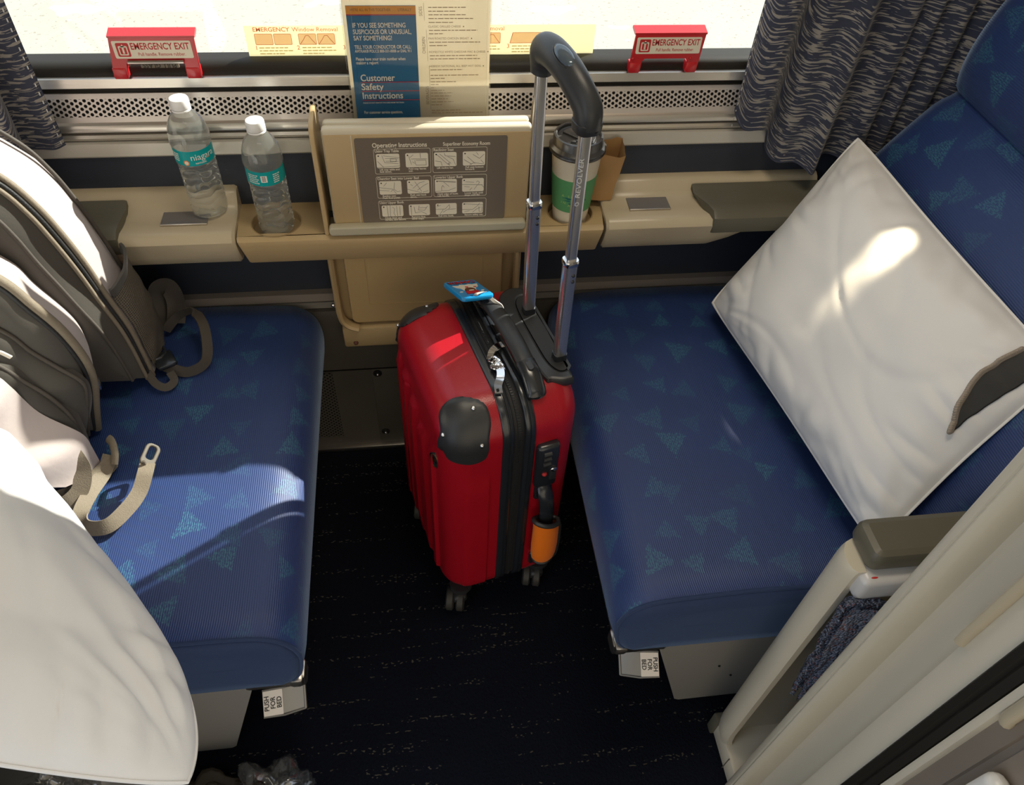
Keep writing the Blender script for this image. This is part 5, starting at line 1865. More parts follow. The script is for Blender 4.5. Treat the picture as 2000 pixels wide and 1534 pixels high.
mb.tube(pth, 0.0115, 14, sec=(1.1, 0.55), up=(0, -1, 0.01))
mb.box((0.066, -0.1425, 0.352), (0.030, 0.010, 0.046), 0.004, 2)
mb.box((0.0705, -0.1425, 0.142), (0.030, 0.010, 0.036), 0.004, 2)
fin(mb).build('side_handle', m_gloss, suit, 60)
# spinner wheels
for (t_, w_) in ((-0.060, -0.110), (0.092, -0.110), (-0.060, 0.100), (0.092, 0.100)):
    mb = MB()
    mb.lathe([(0.020, 0.066), (0.021, 0.056), (0.012, 0.050), (0.009, 0.040)], (t_, w_, 0), 20)
    mb.box((t_ - 0.006, w_ - 0.004, 0.035), (0.028, 0.036, 0.022), 0.008, 3)
    c = fin(mb).build('caster_fork', m_black, suit, 50)
    mb = MB()
    dx, dy = -0.012, -0.006
    for o in (-0.0095, 0.0095):
        f = fr((t_ + dx, w_ + dy, 0.0235), (0.42, 0.9, 0), (0, 0, 1)) @ Matrix.Translation((0, 0, o))
        mb.lathe([(0.004, -0.0075), (0.020, -0.0075), (0.0235, -0.0050), (0.0235, 0.0050), (0.020, 0.0075), (0.004, 0.0075)], (0, 0, 0), 28, 0, True, True, f)
    fin(mb).build('wheel', M('grey_wheel', (0.045, 0.042, 0.038), 0.5), c, 40)

# ------------------------------------------------------------------ orange wrap around the side handle
mb = MB()
rings = []
for (z, a, b, dt) in ((0.286, 0.0215, 0.017, -0.002), (0.272, 0.0225, 0.018, 0.0), (0.22, 0.0235, 0.0185, 0.001), (0.192, 0.0225, 0.018, 0.001), (0.178, 0.0205, 0.0165, 0.001), (0.170, 0.0165, 0.0135, 0.001)):
    rings.append([(0.0705 + dt + a * math.cos(2 * PI * k / 28), -0.165 + 0.003 + b * math.sin(2 * PI * k / 28) * (1.0 if math.sin(2 * PI * k / 28) < 0 else 0.6), z + (0.010 * math.cos(2 * PI * k / 28 + 2.6) if z > 0.28 else (0.006 * math.cos(2 * PI * k / 28 + 2.2) if z > 0.26 else 0))) for k in range(28)])
mb.loft(rings, 0, False, False)
hw_o = fin(mb).build('handle_wrap', m_orange, None, 60, SXF @ Vector((0.0705, -0.165, 0.15)))
tag(hw_o, 'orange handle wrap with black binding on the side of the red suitcase', 'handle wrap')
mb = MB()
mb.tube([(x, y - 0.0005, z + 0.001) for x, y, z in rings[0]], 0.0040, 8, 0, True)
mb.tube([(x, y, z - 0.001) for x, y, z in rings[-1]], 0.0030, 8, 0, True)
mb.tube([(rings[i][26][0] + 0.001, rings[i][26][1] - 0.0005, rings[i][26][2]) for i in range(len(rings))], 0.0030, 8)
fin(mb).build('binding', m_black, hw_o, 60)

# ------------------------------------------------------------------ luggage tag
tg_c = Vector((0.0741, 0.8788, 0.5860))
t = thing('luggage_tag', tg_c, 'blue souvenir luggage tag lying on top of the red suitcase', 'luggage tag')
F = fr(tg_c, (-0.051, -0.0194, 0.012), (0.0288, -0.0611, 0.018))
# skewed seen from above: the tag is a rounded rectangle
mb = MB()
slot = rrect2(0.013, 0.0045, 0.002, 4, 0.004, -0.0235)
mb.prism([rrect2(0.054, 0.066, 0.006, 6), [(x, y + 0.051) for x, y in slot]], 0.0075, F, 0.0022)
b = mb.build('tag_body', m_tagblue, t, 40)
mb = MB()
G = F @ Matrix.Translation((0, 0, 0.0040))
GT = lambda x, y: G @ Matrix.Translation((x, y, 0))
mb.text('CANADA', 0.0125, G @ Matrix.Translation((0, -0.0235, 0.0002)), 1, 0.03, 'CENTER', 0.044)
mb.text('CANADA', 0.0130, G @ Matrix.Translation((0.0004, -0.0231, 0)), 3, 0.06, 'CENTER', 0.046)
# moose: cream antlers, brown face, red jacket
ant = [(-0.021, -0.013), (-0.012, -0.0115), (-0.007, -0.014), (0.0, -0.012), (0.008, -0.0145), (0.012, -0.011), (0.021, -0.0125), (0.018, -0.005), (0.013, -0.001), (0.012, 0.008), (0.007, 0.004), (0.003, 0.006), (-0.004, 0.005), (-0.008, 0.010), (-0.011, 0.002), (-0.017, -0.002)]
mb.prism([ant], 0.0012, G, 0.0003, 2)
mb.prism([circ(0.001, 0.007, 0.0068, 18, 0.0085)], 0.0024, G, 0.0004, 4)
mb.prism([[(-0.009, 0.012), (0.011, 0.011), (0.013, 0.021), (-0.010, 0.021)]], 0.0018, G, 0.0003, 1)
mb.prism([circ(0.001, 0.0115, 0.0016, 12, 0.0045)], 0.0032, G, 0.0003, 2)
mb.prism([circ(0.002, -0.003, 0.002, 12, 0.003)], 0.0020, G, 0.0003, 1)
mb.prism([circ(-0.011, -0.001, 0.0018, 10, 0.0026)], 0.0020, G, 0.0003, 1)
for x, y in ((-0.017, 0.013), (-0.0135, 0.018), (0.018, 0.012)):
    mb.prism([circ(x, y, 0.0016, 8, 0.0028)], 0.0010, G, 0.0002, 2)
mb.build('moose_relief', [m_tagblue, M('tag_red', (0.55, 0.012, 0.02), 0.4), m_offwhite, m_blackprint, M('tag_brown', (0.14, 0.045, 0.02), 0.45)], b, 40)
mb = MB()
sp = [F @ Vector((0.004, 0.0255, 0.0)), F @ Vector((0.001, 0.030, 0.007)), SXF @ Vector((0.040, 0.066, 0.589)), SXF @ Vector((0.046, 0.048, 0.5865)), SXF @ Vector((0.0555, 0.040, 0.580)), SXF @ Vector((0.058, 0.036, 0.566))]
mb.ribbon(spline(sp, 6), (0.8, -0.3, 0.2), 0.005, 0.0012)
mb.build('tag_strap', M('white_strap', (0.75, 0.70, 0.60), 0.45), t, 60)
# ------------------------------------------------------------------ pillows
def pillow(name, corners, thick, label, seed, wr=1.0, back=0.5, ku=0.03, kv=0.03, cr=0.0):
    # corners: a (u-,v-), b (u+,v-), c (u+,v+), d (u-,v+)
    a, b, c, d = [Vector(p) for p in corners]
    cen = (a + b + c + d) / 4
    nrm = ((c - a).cross(d - b)).normalized()
    if nrm.z < 0:
        nrm = -nrm
    NN = 90
    off = Vector((seed * 3.1, seed * 1.7, seed))
    def base(u, v):
        # edges drawn in between the corners
        uu, vv = 2 * u - 1, 2 * v - 1
        rc = 1 - cr * (uu * uu * vv * vv) ** 2
        u2 = 0.5 + 0.5 * uu * rc * (1 - ku * 1.4 * (1 - vv * vv) * abs(uu))
        v2 = 0.5 + 0.5 * vv * rc * (1 - kv * 1.4 * (1 - uu * uu) * abs(vv))
        return a.lerp(b, u2).lerp(d.lerp(c, u2), v2)
    def prof(u, v):
        uu, vv = abs(2 * u - 1), abs(2 * v - 1)
        e = max(0, 1 - uu ** 2.6) ** 0.62 * max(0, 1 - vv ** 2.6) ** 0.62
        return e
    def wrinkle(u, v):
        uu, vv = 2 * u - 1, 2 * v - 1
        eu, ev = 1 - abs(uu), 1 - abs(vv)
        e = min(eu, ev)
        p = Vector((u * 3, v * 3, 0)) + off
        w = 0.0055 * noise.noise(p * 1.2) + 0.0022 * noise.noise(p * 2.7)
        # pulls that run in from the seam
        q = v if eu < ev else u
        f = smooth01(0.0, 0.06, e) * (1 - smooth01(0.10, 0.42, e))
        w += f * 0.0120 * (abs(noise.noise(Vector((q * 9, e * 1.5, seed * 5)))) - 0.22)
        # creases radiating from the corners
        for cu, cv in ((-1, -1), (1, -1), (1, 1), (-1, 1)):
            du, dv = uu - cu, vv - cv
            r = math.hypot(du, dv)
            an = math.atan2(dv, du)
            w += 0.0075 * math.exp(-((r - 0.38) / 0.28) ** 2) * (0.5 - abs(noise.noise(Vector((an * 3.2, cu * 3 + seed, cv * 3))))) * 1.2
        # long soft folds
        for k in range(3):
            t_ = noise.noise(Vector((u * 1.6 + k * 7.3 + seed, v * 1.6 - k * 3.1, seed)))
            w -= 0.0012 * math.exp(-(t_ / 0.05) ** 2)
        return w * wr
    def top(u, v):
        return tuple(base(u, v) + nrm * (thick * prof(u, v) + wrinkle(u, v) * min(1, prof(u, v) * 2.0)))
    def bot(u, v):
        return tuple(base(u, v) - nrm * (thick * back * prof(u, v) + 0.0008))
    mb = MB()
    mb.grid(top, NN, NN)
    mb.grid(lambda u, v: bot(1 - u, v), 40, 40)
    o = mb.build(name, m_white, None, 180, cen)
    tag(o, label, 'pillow', 'white pillows')
    mb = MB()
    pts = []
    for k in range(60): pts.append(base(k / 60, 0))
    for k in range(60): pts.append(base(1, k / 60))
    for k in range(60): pts.append(base(1 - k / 60, 1))
    for k in range(60): pts.append(base(0, 1 - k / 60))
    mb.tube(pts, 0.0020, 8, 0, True, sec=(1.2, 0.8))
    mb.build('seam', m_white, o, 60)
    return o, top, nrm
# right pillow: long lower-left edge on the seat, top corner against the wall and seat back
pR, pR_top, pR_n = pillow('pillow', [(0.500, 0.955, 0.470), (0.573, 0.447, 0.476), (0.738, 0.520, 0.730), (0.700, 1.030, 0.745)], 0.058, 'white pillow propped across the right seat against its back', 2, 1.5, 0.5, 0.03, 0.03, 0.035)
pL, pL_top, pL_n = pillow('pillow', [(-0.218, 0.215, 0.595), (-0.535, 0.655, 0.60), (-0.70, 0.68, 0.78), (-0.56, 0.270, 0.76)], 0.075, 'big white pillow at the near end of the left seat, half sunlit', 5, 1.6, 0.35, -0.02, -0.30, 0.03)

# felt flap resting on the right pillow
FLO = spline([(0.95, 0.555, 0), (0.958, 0.69, 0), (0.967, 0.84, 0), (0.975, 0.97, 0)], 8)
FHI = spline([(0.95, 0.555, 0), (0.925, 0.64, 0), (0.902, 0.74, 0), (0.898, 0.84, 0), (0.905, 0.95, 0)], 6)
NU, NV = 24, 8
def fpt(u, v, l):
    # lens shaped patch on the pillow: curved stitched edge inward, straight edge along the seam
    def at(P, f):
        x = f * (len(P) - 1); i = min(int(x), len(P) - 2)
        return P[i].lerp(P[i + 1], x - i)
    q = at(FLO, u).lerp(at(FHI, u), v)
    return tuple(Vector(pR_top(q.x, q.y)) + pR_n * (0.0025 + l))
mb = MB()
mb.grid(lambda u, v: fpt(u, v, 0.0025), NU, NV)
mb.grid(lambda u, v: fpt(1 - u, v, -0.001), NU, NV)
o = mb.build('felt_flap', m_felt, None, 180, fpt(0.5, 0.5, 0))
tag(o, 'dark charcoal felt flap with a stitched edge lying on the right pillow', 'cloth')
mb = MB()
mb.tube([Vector(fpt(i / NU, 1.0, 0.002)) for i in range(NU + 1)], 0.0036, 8)
for i in range(NU * 2):
    p = Vector(fpt(int(i / 2) / NU, 1.0, 0.003)).lerp(Vector(fpt(min(NU, int(i / 2) + 1) / NU, 1.0, 0.003)), 0.5 * (i % 2))
    mb.ball(p, 0.0042, 0, 5, (1, 0.7, 1))
mb.build('stitched_edge', m_stitch, o, 60)

# ------------------------------------------------------------------ backpack
bk = thing('backpack', (-0.56, 0.83, 0.44), 'grey backpack with mesh side pocket leaning on the left seat back', 'backpack')
def outline(right, top, left, n=6):
    pts = spline([Vector((x, 0, z)) for x, z in right + top + left], n)
    return pts
def left_of(z): return -0.655 - 0.50 * (z - 0.45)
def ring_y(o, y, inset=0.0, dz=0.0):
    c = Vector((sum(p.x for p in o) / len(o), 0, sum(p.z for p in o) / len(o)))
    out = []
    for p in o:
        d = (p - c)
        L = d.length
        q = c + d * (1 - inset / max(L, 1e-6))
        out.append((q.x, y, max(q.z + dz, 0.443)))
    return out
main_o = outline([(-0.420, 0.447), (-0.421, 0.500), (-0.424, 0.550), (-0.434, 0.606), (-0.443, 0.665), (-0.455, 0.717), (-0.470, 0.762), (-0.494, 0.803)], [(-0.545, 0.845), (-0.61, 0.862), (-0.68, 0.855)], [(-0.735, 0.80), (-0.735, 0.72), (-0.69, 0.62), (-0.632, 0.51), (-0.605, 0.447)])
front2 = outline([(-0.480, 0.444), (-0.467, 0.490), (-0.452, 0.541), (-0.448, 0.586), (-0.457, 0.640), (-0.476, 0.686), (-0.496, 0.726)], [(-0.545, 0.772), (-0.60, 0.786), (-0.66, 0.776)], [(-0.71, 0.73), (-0.705, 0.68), (-0.66, 0.58), (-0.625, 0.50), (-0.60, 0.444)])
def wob(rings, amp, sc, seed):
    out = []
    for r in rings:
        out.append([(p[0] + amp * noise.noise(Vector((p[1] * sc, p[2] * sc, seed))), p[1] + amp * noise.noise(Vector((p[0] * sc, p[2] * sc, seed + 9))), p[2]) for p in r])
    return out
# pale gusset of the main compartment
mb = MB()
mb.loft(wob([ring_y(main_o, 0.985, 0.035, -0.02), ring_y(main_o, 0.975, 0.018, -0.015), ring_y(main_o, 0.955, 0.007, -0.010), ring_y(main_o, 0.925, 0.0, -0.006), ring_y(main_o, 0.895, -0.002, -0.002), ring_y(main_o, 0.875, 0.0, 0)], 0.004, 14, 1), 0, True, False)
gus = mb.build('main_compartment', m_packlight, bk, 60)
# dark band and front panel
mb = MB()
mb.loft(wob([ring_y(main_o, 0.872, 0.001), ring_y(main_o, 0.862, 0.006), ring_y(main_o, 0.848, 0.024), ring_y(main_o, 0.838, 0.030), ring_y(main_o, 0.836, 0.034), ring_y(main_o, 0.834, 0.05), ring_y(main_o, 0.830, 0.10), ring_y(main_o, 0.828, 0.16)], 0.004, 12, 3), 0, False, True)
mb.build('front_panel', m_pack, bk, 60)
def rope(o, y, r, ins, mat, name, par, lo=0, hi=None):
    mb = MB()
    pts = [Vector(p) for p in ring_y(o, y, ins)][lo:hi]
    mb.tube(pts, r, 8)
    return mb.build(name, mat, par, 60)
hi = int(len(main_o) * 0.62)
rope(main_o, 0.873, 0.0042, -0.001, m_web, 'zip_piping', gus, 0, hi)
rope(main_o, 0.866, 0.0026, 0.003, m_zip, 'zip', gus, 0, hi)
rope(main_o, 0.860, 0.0030, 0.007, m_web, 'zip_edge', gus, 0, hi)
rope(main_o, 0.838, 0.0026, 0.030, m_webdark, 'panel_seam', gus, 0, hi)
rope(main_o, 0.955, 0.0030, 0.004, m_webdark, 'rear_piping', gus, 0, hi)
# second compartment
mb = MB()
mb.loft(wob([ring_y(front2, 0.832, 0.022), ring_y(front2, 0.815, 0.012), ring_y(front2, 0.795, 0.003), ring_y(front2, 0.775, 0.0)], 0.004, 14, 5), 0, False, False)
c2 = mb.build('second_compartment', m_packlight, bk, 60)
mb = MB()
mb.loft(wob([ring_y(front2, 0.772, 0.001), ring_y(front2, 0.762, 0.010), ring_y(front2, 0.752, 0.022), ring_y(front2, 0.748, 0.05), ring_y(front2, 0.744, 0.10)], 0.006, 12, 7), 0, False, True)
mb.build('second_panel', m_pack, c2, 60)
hi2 = int(len(front2) * 0.62)
rope(front2, 0.773, 0.0062, 0.000, m_web, 'piping', c2, 0, hi2)
rope(front2, 0.767, 0.0030, 0.005, m_zip, 'zip', c2, 0, hi2)
# slack front pocket with two puffed tiers
tier_a = outline([(-0.482, 0.46), (-0.470, 0.50), (-0.458, 0.535), (-0.452, 0.567), (-0.472, 0.598), (-0.492, 0.628), (-0.508, 0.662)], [(-0.55, 0.70), (-0.60, 0.71)], [(-0.66, 0.69), (-0.655, 0.60), (-0.62, 0.50), (-0.60, 0.46)])
mb = MB()
mb.loft(wob([ring_y(tier_a, 0.757, -0.002), ring_y(tier_a, 0.745, 0.0), ring_y(tier_a, 0.732, 0.012), ring_y(tier_a, 0.724, 0.035), ring_y(tier_a, 0.720, 0.07)], 0.008, 14, 11), 0, False, True)
pk = mb.build('front_pocket', m_pack, bk, 60)
rope(tier_a, 0.748, 0.0028, -0.001, m_webdark, 'pocket_seam', pk, 0, int(len(tier_a) * 0.6))
tier_b = outline([(-0.478, 0.446), (-0.474, 0.482), (-0.473, 0.530), (-0.484, 0.570), (-0.503, 0.602), (-0.522, 0.634)], [(-0.56, 0.665), (-0.61, 0.67)], [(-0.65, 0.65), (-0.645, 0.58), (-0.62, 0.50), (-0.60, 0.446)])
mb = MB()
mb.loft(wob([ring_y(tier_b, 0.735, -0.002), ring_y(tier_b, 0.718, 0.002), ring_y(tier_b, 0.706, 0.014), ring_y(tier_b, 0.700, 0.04), ring_y(tier_b, 0.698, 0.08)], 0.009, 16, 13), 0, False, True)
mb.build('pocket_flap', m_pack, pk, 60)
rope(tier_b, 0.722, 0.0028, 0.0, m_webdark, 'flap_seam', pk, 0, int(len(tier_b) * 0.6))
tier_c = outline([(-0.462, 0.446), (-0.460, 0.485), (-0.466, 0.512), (-0.492, 0.548), (-0.505, 0.590), (-0.515, 0.632)], [(-0.55, 0.65), (-0.60, 0.65)], [(-0.63, 0.62), (-0.63, 0.55), (-0.61, 0.48), (-0.60, 0.446)])
mb = MB()
mb.loft(wob([ring_y(tier_c, 0.705, 0.000), ring_y(tier_c, 0.690, 0.006), ring_y(tier_c, 0.670, 0.014), ring_y(tier_c, 0.650, 0.030), ring_y(tier_c, 0.635, 0.055), ring_y(tier_c, 0.628, 0.09)], 0.010, 18, 17), 0, False, True)
mb.build('pocket_base', m_packlight, pk, 60)
mb = MB()
mb.ribbon(spline([(-0.533, 0.7245, 0.680), (-0.522, 0.7225, 0.672), (-0.517, 0.7215, 0.660), (-0.508, 0.7210, 0.656), (-0.500, 0.7215, 0.646)], 5), (0.3, 0, 1), 0.005, 0.002)
mb.build('swoosh_badge', M('silver_thread', (0.62, 0.58, 0.50), 0.35, 0.4), pk, 60)
# mesh bottle pocket on the side
def net(u, v):
    i = u * 30
    z = 0.462 + 0.150 * v
    # side of the main compartment between its zip and its rear edge, bulging outward
    y = 0.880 + 0.085 * u
    k = 0
    pts = main_o
    x = None
    for p, q in zip(pts, pts[1:]):
        if p.z <= z <= q.z and p.x > -0.6:
            f = (z - p.z) / max(1e-6, q.z - p.z)
            x = p.x + (q.x - p.x) * f
            break
    if x is None: x = -0.42
    bul = 0.014 * math.sin(PI * u) ** 0.7 * (0.55 + 0.45 * math.sin(PI * (1 - v * 0.75))) + 0.004
    bul += 0.003 * noise.noise(Vector((u * 3, v * 6, 4)))
    return (x + bul, y, z + 0.016 * (u - 0.5) * v)
mb = MB()
mb.grid(net, 24, 30, 0, lambda u, v: (u * 0.1, v * 0.15))
nt_ = mb.build('mesh_pocket', m_net, bk, 60)
mb = MB()
mb.ribbon([Vector(net(i / 24, 1.0)) + Vector((0.001, 0, 0.004)) for i in range(25)], (0.2, 0, 1), 0.016, 0.004)
mb.build('pocket_binding', m_pack, nt_, 60)
# straps and buckles
def strap(pts, nrm, w, name, mat, th=0.0022):
    P = spline(pts, 8)
    nn = Vector(nrm).normalized()
    sides = [(P[min(i + 1, len(P) - 1)] - P[max(i - 1, 0)]).normalized().cross(nn) for i in range(len(P))]
    for i in range(1, len(sides)):
        if sides[i].length < 0.15: sides[i] = sides[i - 1]
    mb = MB(); mb.ribbon(P, sides, w, th)
    return mb.build(name, mat, bk, 50)
strap([(-0.424, 0.985, 0.448), (-0.424, 1.000, 0.480), (-0.422, 1.012, 0.500), (-0.405, 1.015, 0.502), (-0.398, 1.005, 0.480), (-0.402, 0.985, 0.452)], (0.6, -0.6, 0.5), 0.030, 'shoulder_strap', m_webdark)
strap([(-0.416, 0.968, 0.452), (-0.392, 0.978, 0.474), (-0.366, 0.970, 0.490), (-0.346, 0.945, 0.492), (-0.337, 0.915, 0.478), (-0.340, 0.888, 0.456), (-0.365, 0.876, 0.447), (-0.392, 0.882, 0.450), (-0.412, 0.892, 0.456)], (0.5, -0.6, 0.2), 0.017, 'compression_strap', m_webdark)
strap([(-0.425, 0.870, 0.462), (-0.410, 0.850, 0.452), (-0.395, 0.846, 0.446), (-0.385, 0.858, 0.447), (-0.392, 0.872, 0.452)], (0.3, -0.7, 0.6), 0.012, 'strap_loop', m_webdark)
mb = MB()
mb.box((-0.402, 0.893, 0.458), (0.030, 0.034, 0.010), 0.004, 2, Matrix.Rotation(0.5, 3, 'Z'))
mb.tube([(-0.418 + 0.012 * math.cos(a) * 1.3, 0.905 + 0.016 * math.sin(a), 0.464) for a in [2 * PI * k / 16 for k in range(16)]], 0.0028, 6, closed=True)
mb.build('buckle', m_gloss, bk, 40)
strap([(-0.480, 0.690, 0.500), (-0.470, 0.680, 0.497), (-0.466, 0.672, 0.475), (-0.472, 0.655, 0.455), (-0.490, 0.640, 0.446), (-0.500, 0.650, 0.446), (-0.480, 0.660, 0.4455), (-0.455, 0.690, 0.4455), (-0.445, 0.706, 0.448)], (0.3, -0.7, 0.6), 0.022, 'lower_strap', m_web)
strap([(-0.445, 0.712, 0.455), (-0.452, 0.690, 0.445), (-0.462, 0.655, 0.446), (-0.466, 0.620, 0.447), (-0.452, 0.598, 0.449), (-0.425, 0.596, 0.451), (-0.403, 0.618, 0.456), (-0.390, 0.640, 0.462), (-0.384, 0.662, 0.472), (-0.383, 0.678, 0.474)], (0.1, -0.75, 0.65), 0.020, 'hip_strap', m_web)
mb = MB()
bc = Vector((-0.3825, 0.692, 0.474))
F = fr(bc, (0.25, 1, 0.15), (-0.75, 0.1, 0.65))
mb.prism([rrect2(0.034, 0.021, 0.008, 6), rrect2(0.020, 0.010, 0.004, 5, 0.003, 0)], 0.005, F, 0.0015)
mb.box((-0.386, 0.676, 0.472), (0.004, 0.004, 0.020), 0.001, 2, None)
mb.build('side_release_buckle', M('taupe_plastic', (0.10, 0.085, 0.065), 0.35), bk, 40)
mb = MB()
mb.tube(spline([(-0.447, 0.730, 0.470), (-0.440, 0.722, 0.470), (-0.436, 0.708, 0.462), (-0.438, 0.698, 0.452)], 5), [0.004] * 16, 8, sec=(1.6, 0.8))
mb.build('zip_tab', m_web, bk, 60)
mb = MB()
mb.box((-0.4495, 0.778, 0.535), (0.004, 0.010, 0.022), 0.0015)
mb.build('zip_slider', m_chrome, c2, 40)
# ------------------------------------------------------------------ near armrest of the right seat, doorway post, door edge
t = thing('aisle_armrest', (0.60, 0.39, 0.0), 'cream aisle-side armrest partition with an olive pad, by the doorway', 'armrest')
mb = MB()
# end post: a thin vertical panel, rounded at its free edge
sec = [(0.448, 0.352), (0.443, 0.358), (0.441, 0.367), (0.443, 0.380), (0.449, 0.390), (0.458, 0.394), (1.02, 0.394), (1.02, 0.376), (0.470, 0.376), (0.462, 0.372), (0.458, 0.362), (0.457, 0.352)]
rings = []
for z, dx in ((0.035, 0.010), (0.06, 0.003), (0.09, 0.0), (0.60, 0.0), (0.612, 0.001), (0.618, 0.003)):
    rings.append([(x + (dx if x < 0.9 else 0), y, z) for x, y in sec])
mb.loft(rings)
b = mb.build('partition', m_cream, t, 40)
mb = MB()
mb.box2((0.4535, 0.338, 0.577), (1.02, 0.394, 0.617), 0.008, 3)
mb.build('ledge', M('pale_grey_plastic', (0.58, 0.56, 0.54), 0.28), t, 40)
mb = MB()
o = rrect2(0.60, 0.052, 0.012, 6, 0.759, 0.377)
mb.prism([o], 0.032, Matrix.Translation((0, 0, 0.632)), 0.009)
pd = mb.build('armrest_pad', m_olive, t, 40)
mb = MB()
mb.ball((0.4665, 0.3455, 0.6165), 0.0022, 0, 5, (2.0, 0.6, 0.5))
mb.build('red_scuff', m_redprint, b)
mb = MB()
mb.box2((0.452, 0.300, 0.0), (1.02, 0.392, 0.045), 0.006)
mb.box2((0.4513, 0.330, 0.0), (0.4525, 0.3315, 0.046), 0.0002, mat=1)
mb.build('base_plate', [m_cream, m_olive], t, 40)
mb = MB()
mb.box2((0.446, 0.385, 0.0), (1.02, 0.402, 0.055), 0.003)
mb.build('kick_plate', m_olive, t, 40)

# knitted cloth stuffed into the slot behind the partition
mb = MB()
def knit(u, v, l):
    z = 0.345 + 0.235 * v
    x = 0.446 + 0.080 * u * (0.55 + 0.45 * v) + 0.004 * noise.noise(Vector((u * 4, v * 5, 1)))
    y = 0.330 + 0.010 * math.sin(2.6 * u + 0.5) - 0.020 * u + 0.004 * noise.noise(Vector((u * 6, v * 7, 3))) + l
    x += 0.016 * (1 - v) ** 2
    z += 0.020 * (u - 0.5) * (1 - v)
    return (x, y - 0.010 * (1 - v), z)
mb.grid(lambda u, v: knit(u, v, -0.008), 30, 60)
mb.grid(lambda u, v: knit(1 - u, v, 0.008), 30, 60)
ks = mb.build('boucle_cloth', m_knit, None, 180, (0.50, 0.335, 0.235))
tag(ks, 'blue boucle cloth stuffed between the aisle armrest and the doorway post', 'cloth')
mb = MB()
random.seed(11)
for k in range(160):
    v = random.random()
    p = Vector(knit(0.0, v, 0.0)) if k % 2 else Vector(knit(random.random() * 0.95, 1.0, 0.0))
    d = Vector((random.uniform(-0.006, 0.001), random.uniform(-0.004, 0.004), random.uniform(-0.002, 0.006)))
    mb.tube([p, p + d * 0.6 + Vector((0, 0, 0.001)), p + d], 0.0011, 5)
for k in range(9):
    u = 0.62 + 0.035 * k
    for j in range(46):
        p = Vector(knit(min(u, 0.99), j / 46, -0.0095))
        mb.ball(p, 0.0026, 0, 4, (1, 0.6, 1.2))
tag(mb.build('fringe', m_knit, ks, 60), kind='stuff')

# doorway post: rounded cream lip with a groove, then its shaded side
def post(mb, sec, z0=0.0, z1=2.0, mat=0):
    mb.loft([[(x, y, z0) for x, y in sec], [(x, y, z1) for x, y in sec]], mat)
sec = [(1.02, 0.306), (0.452, 0.306), (0.447, 0.304), (0.4445, 0.300), (0.4440, 0.2945), (0.4455, 0.2930), (0.4440, 0.2915), (0.4430, 0.290), (0.4445, 0.2855), (0.4500, 0.2820), (0.4600, 0.2800), (0.4720, 0.2785), (0.4750, 0.275), (0.4750, 0.232), (1.02, 0.232)]
mb = MB(); post(mb, sec)
struct('door_1', mb, m_cream, 'cream doorway post with a rounded lip', 40)
mb = MB()
post(mb, [(0.4600, 0.2315), (0.4540, 0.2300), (0.4530, 0.2270), (0.4530, 0.2050), (0.4545, 0.2020), (1.02, 0.2020), (1.02, 0.2315)])
struct('trim_6', mb, m_cream, 'cream door frame strip beside the post', 40)
mb = MB()
mb.tube([(0.4515, 0.2310, 0.715), (0.4500, 0.2310, 0.73), (0.4500, 0.2310, 1.1), (0.4515, 0.2310, 1.12)], 0.005, 10, sec=(0.8, 1))
o = mb.build('door_pull', m_ledge, None, 40, (0.451, 0.231, 0.715))
tag(o, 'slim tan pull strip upright on the door frame at lower right', 'door pull')
mb = MB()
post(mb, [(0.458, 0.2015), (0.4500, 0.1990), (0.4490, 0.1920), (0.452, 0.1890), (0.4490, 0.1860), (0.4510, 0.1785), (0.458, 0.1775), (1.02, 0.1775), (1.02, 0.2015)])
struct('trim_7', mb, m_rubber, 'black rubber door seal', 40)
mb = MB()
post(mb, [(0.458, 0.1775), (0.4515, 0.1770), (0.4505, 0.174), (0.4515, 0.170), (0.456, 0.168), (1.02, 0.168), (1.02, 0.1775)])
struct('trim_8', mb, m_cream, 'cream bead beside the rubber seal', 40)
mb = MB()
post(mb, [(0.457, 0.168), (0.457, 0.150), (0.461, 0.149), (0.461, 0.142), (0.457, 0.141), (0.457, 0.02), (1.02, 0.02), (1.02, 0.168)])
struct('wall_corridor_right', mb, M('brown_laminate', (0.22, 0.18, 0.14), 0.45, var=(8, 0.1)), 'brown laminate wall right of the doorway', 40)
mb = MB()
mb.tube([(0.4555, 0.163, 0.715), (0.452, 0.163, 0.725), (0.452, 0.163, 1.0), (0.4555, 0.163, 1.01)], 0.006, 10)
o = mb.build('grab_strip', m_ledge, None, 40, (0.453, 0.163, 0.715))
tag(o, 'tan grab strip on the brown wall at the lower right corner', 'handle')
mb = MB()
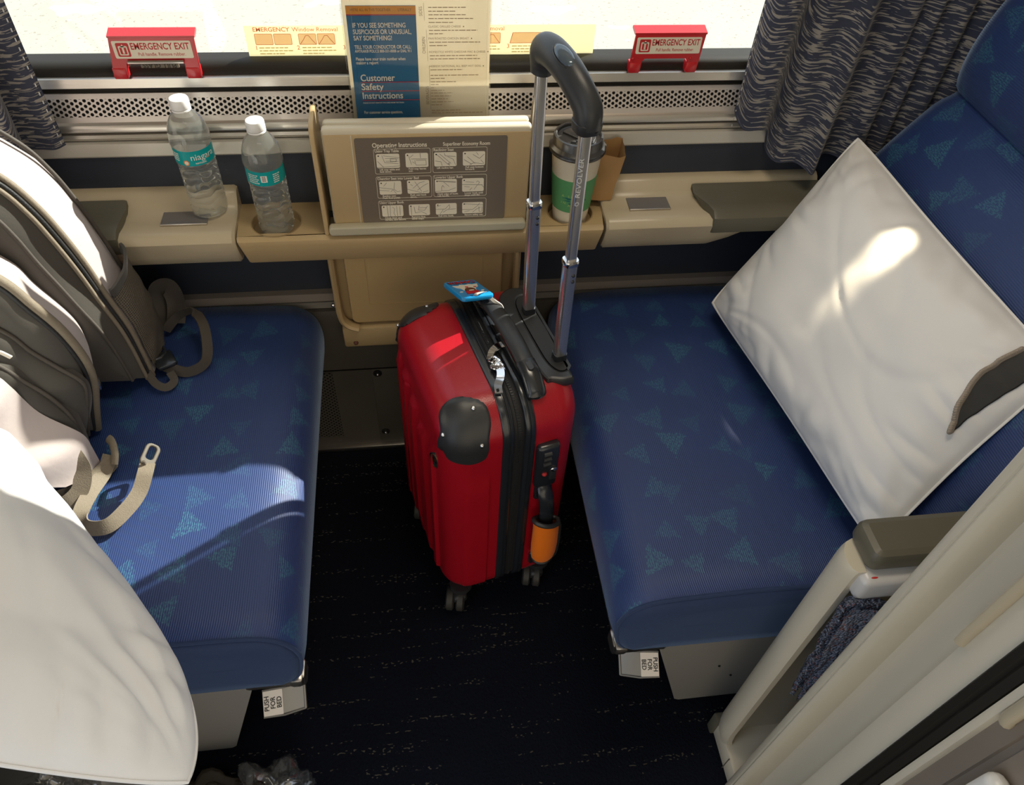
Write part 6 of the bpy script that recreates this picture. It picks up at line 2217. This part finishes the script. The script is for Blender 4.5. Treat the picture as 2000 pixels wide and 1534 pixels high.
mb.box2((0.436, 0.085, 0.45), (0.4572, 0.137, 0.685), 0.012, 3)
o = mb.build('light_switch_box', M('translucent_white', (0.70, 0.68, 0.64), 0.3), None, 40, (0.444, 0.10, 0.2))
tag(o, 'pale plastic box on the brown corridor wall at the lower right corner', 'box')

# ------------------------------------------------------------------ clear plastic bags on the floor by the doorway
def crumple(name, c, size, mat, label, seed):
    mb = MB()
    def f(u, v):
        a = 2 * PI * u
        b = PI * (v - 0.5)
        d = Vector((math.cos(a) * math.cos(b), math.sin(a) * math.cos(b), math.sin(b)))
        r = 1 + 0.55 * (abs(noise.noise(d * 1.7 + Vector((seed, 0, 0)))) * 2 - 0.5) + 0.06 * abs(noise.noise(d * 4 + Vector((0, seed, 0))))
        p = Vector((d.x * size[0], d.y * size[1], d.z * size[2])) * r
        return (c[0] + p.x, c[1] + p.y, max(0.002, c[2] + p.z))
    mb.grid(f, 40, 22)
    o = mb.build(name, mat, None, 180, (c[0], c[1], 0))
    tag(o, label, 'bag', 'crumpled plastic bags')
crumple('plastic_bag', (-0.255, 0.345, 0.050), (0.062, 0.05, 0.062), m_film, 'clear crumpled plastic bag standing on the carpet below the left foot pedal', 3)
crumple('plastic_bag', (-0.365, 0.36, 0.030), (0.070, 0.035, 0.026), M('brown_film', (0.10, 0.085, 0.065), 0.25, trans=0.35), 'brownish crumpled bag lying on the carpet under the big left pillow', 8)
crumple('plastic_bag', (-0.50, 0.335, 0.235), (0.045, 0.035, 0.035), m_film, 'clear crumpled film at the bottom left corner under the pillow', 12)
# what the film rests on: a low cream armrest box at the near end of the left seat
t = thing('aisle_armrest', (-0.62, 0.37, 0.0), 'grey aisle-side armrest box under the big left pillow', 'armrest')
mb = MB(); mb.box2((-0.93, 0.315, 0.0), (-0.455, 0.410, 0.20), 0.012, 3)
mb.build('armrest_body', m_greypanel, t, 40)
mb = MB(); mb.box2((-0.93, 0.315, 0.20), (-0.62, 0.410, 0.53), 0.012, 3)
mb.build('armrest_top', m_cream, t, 40)
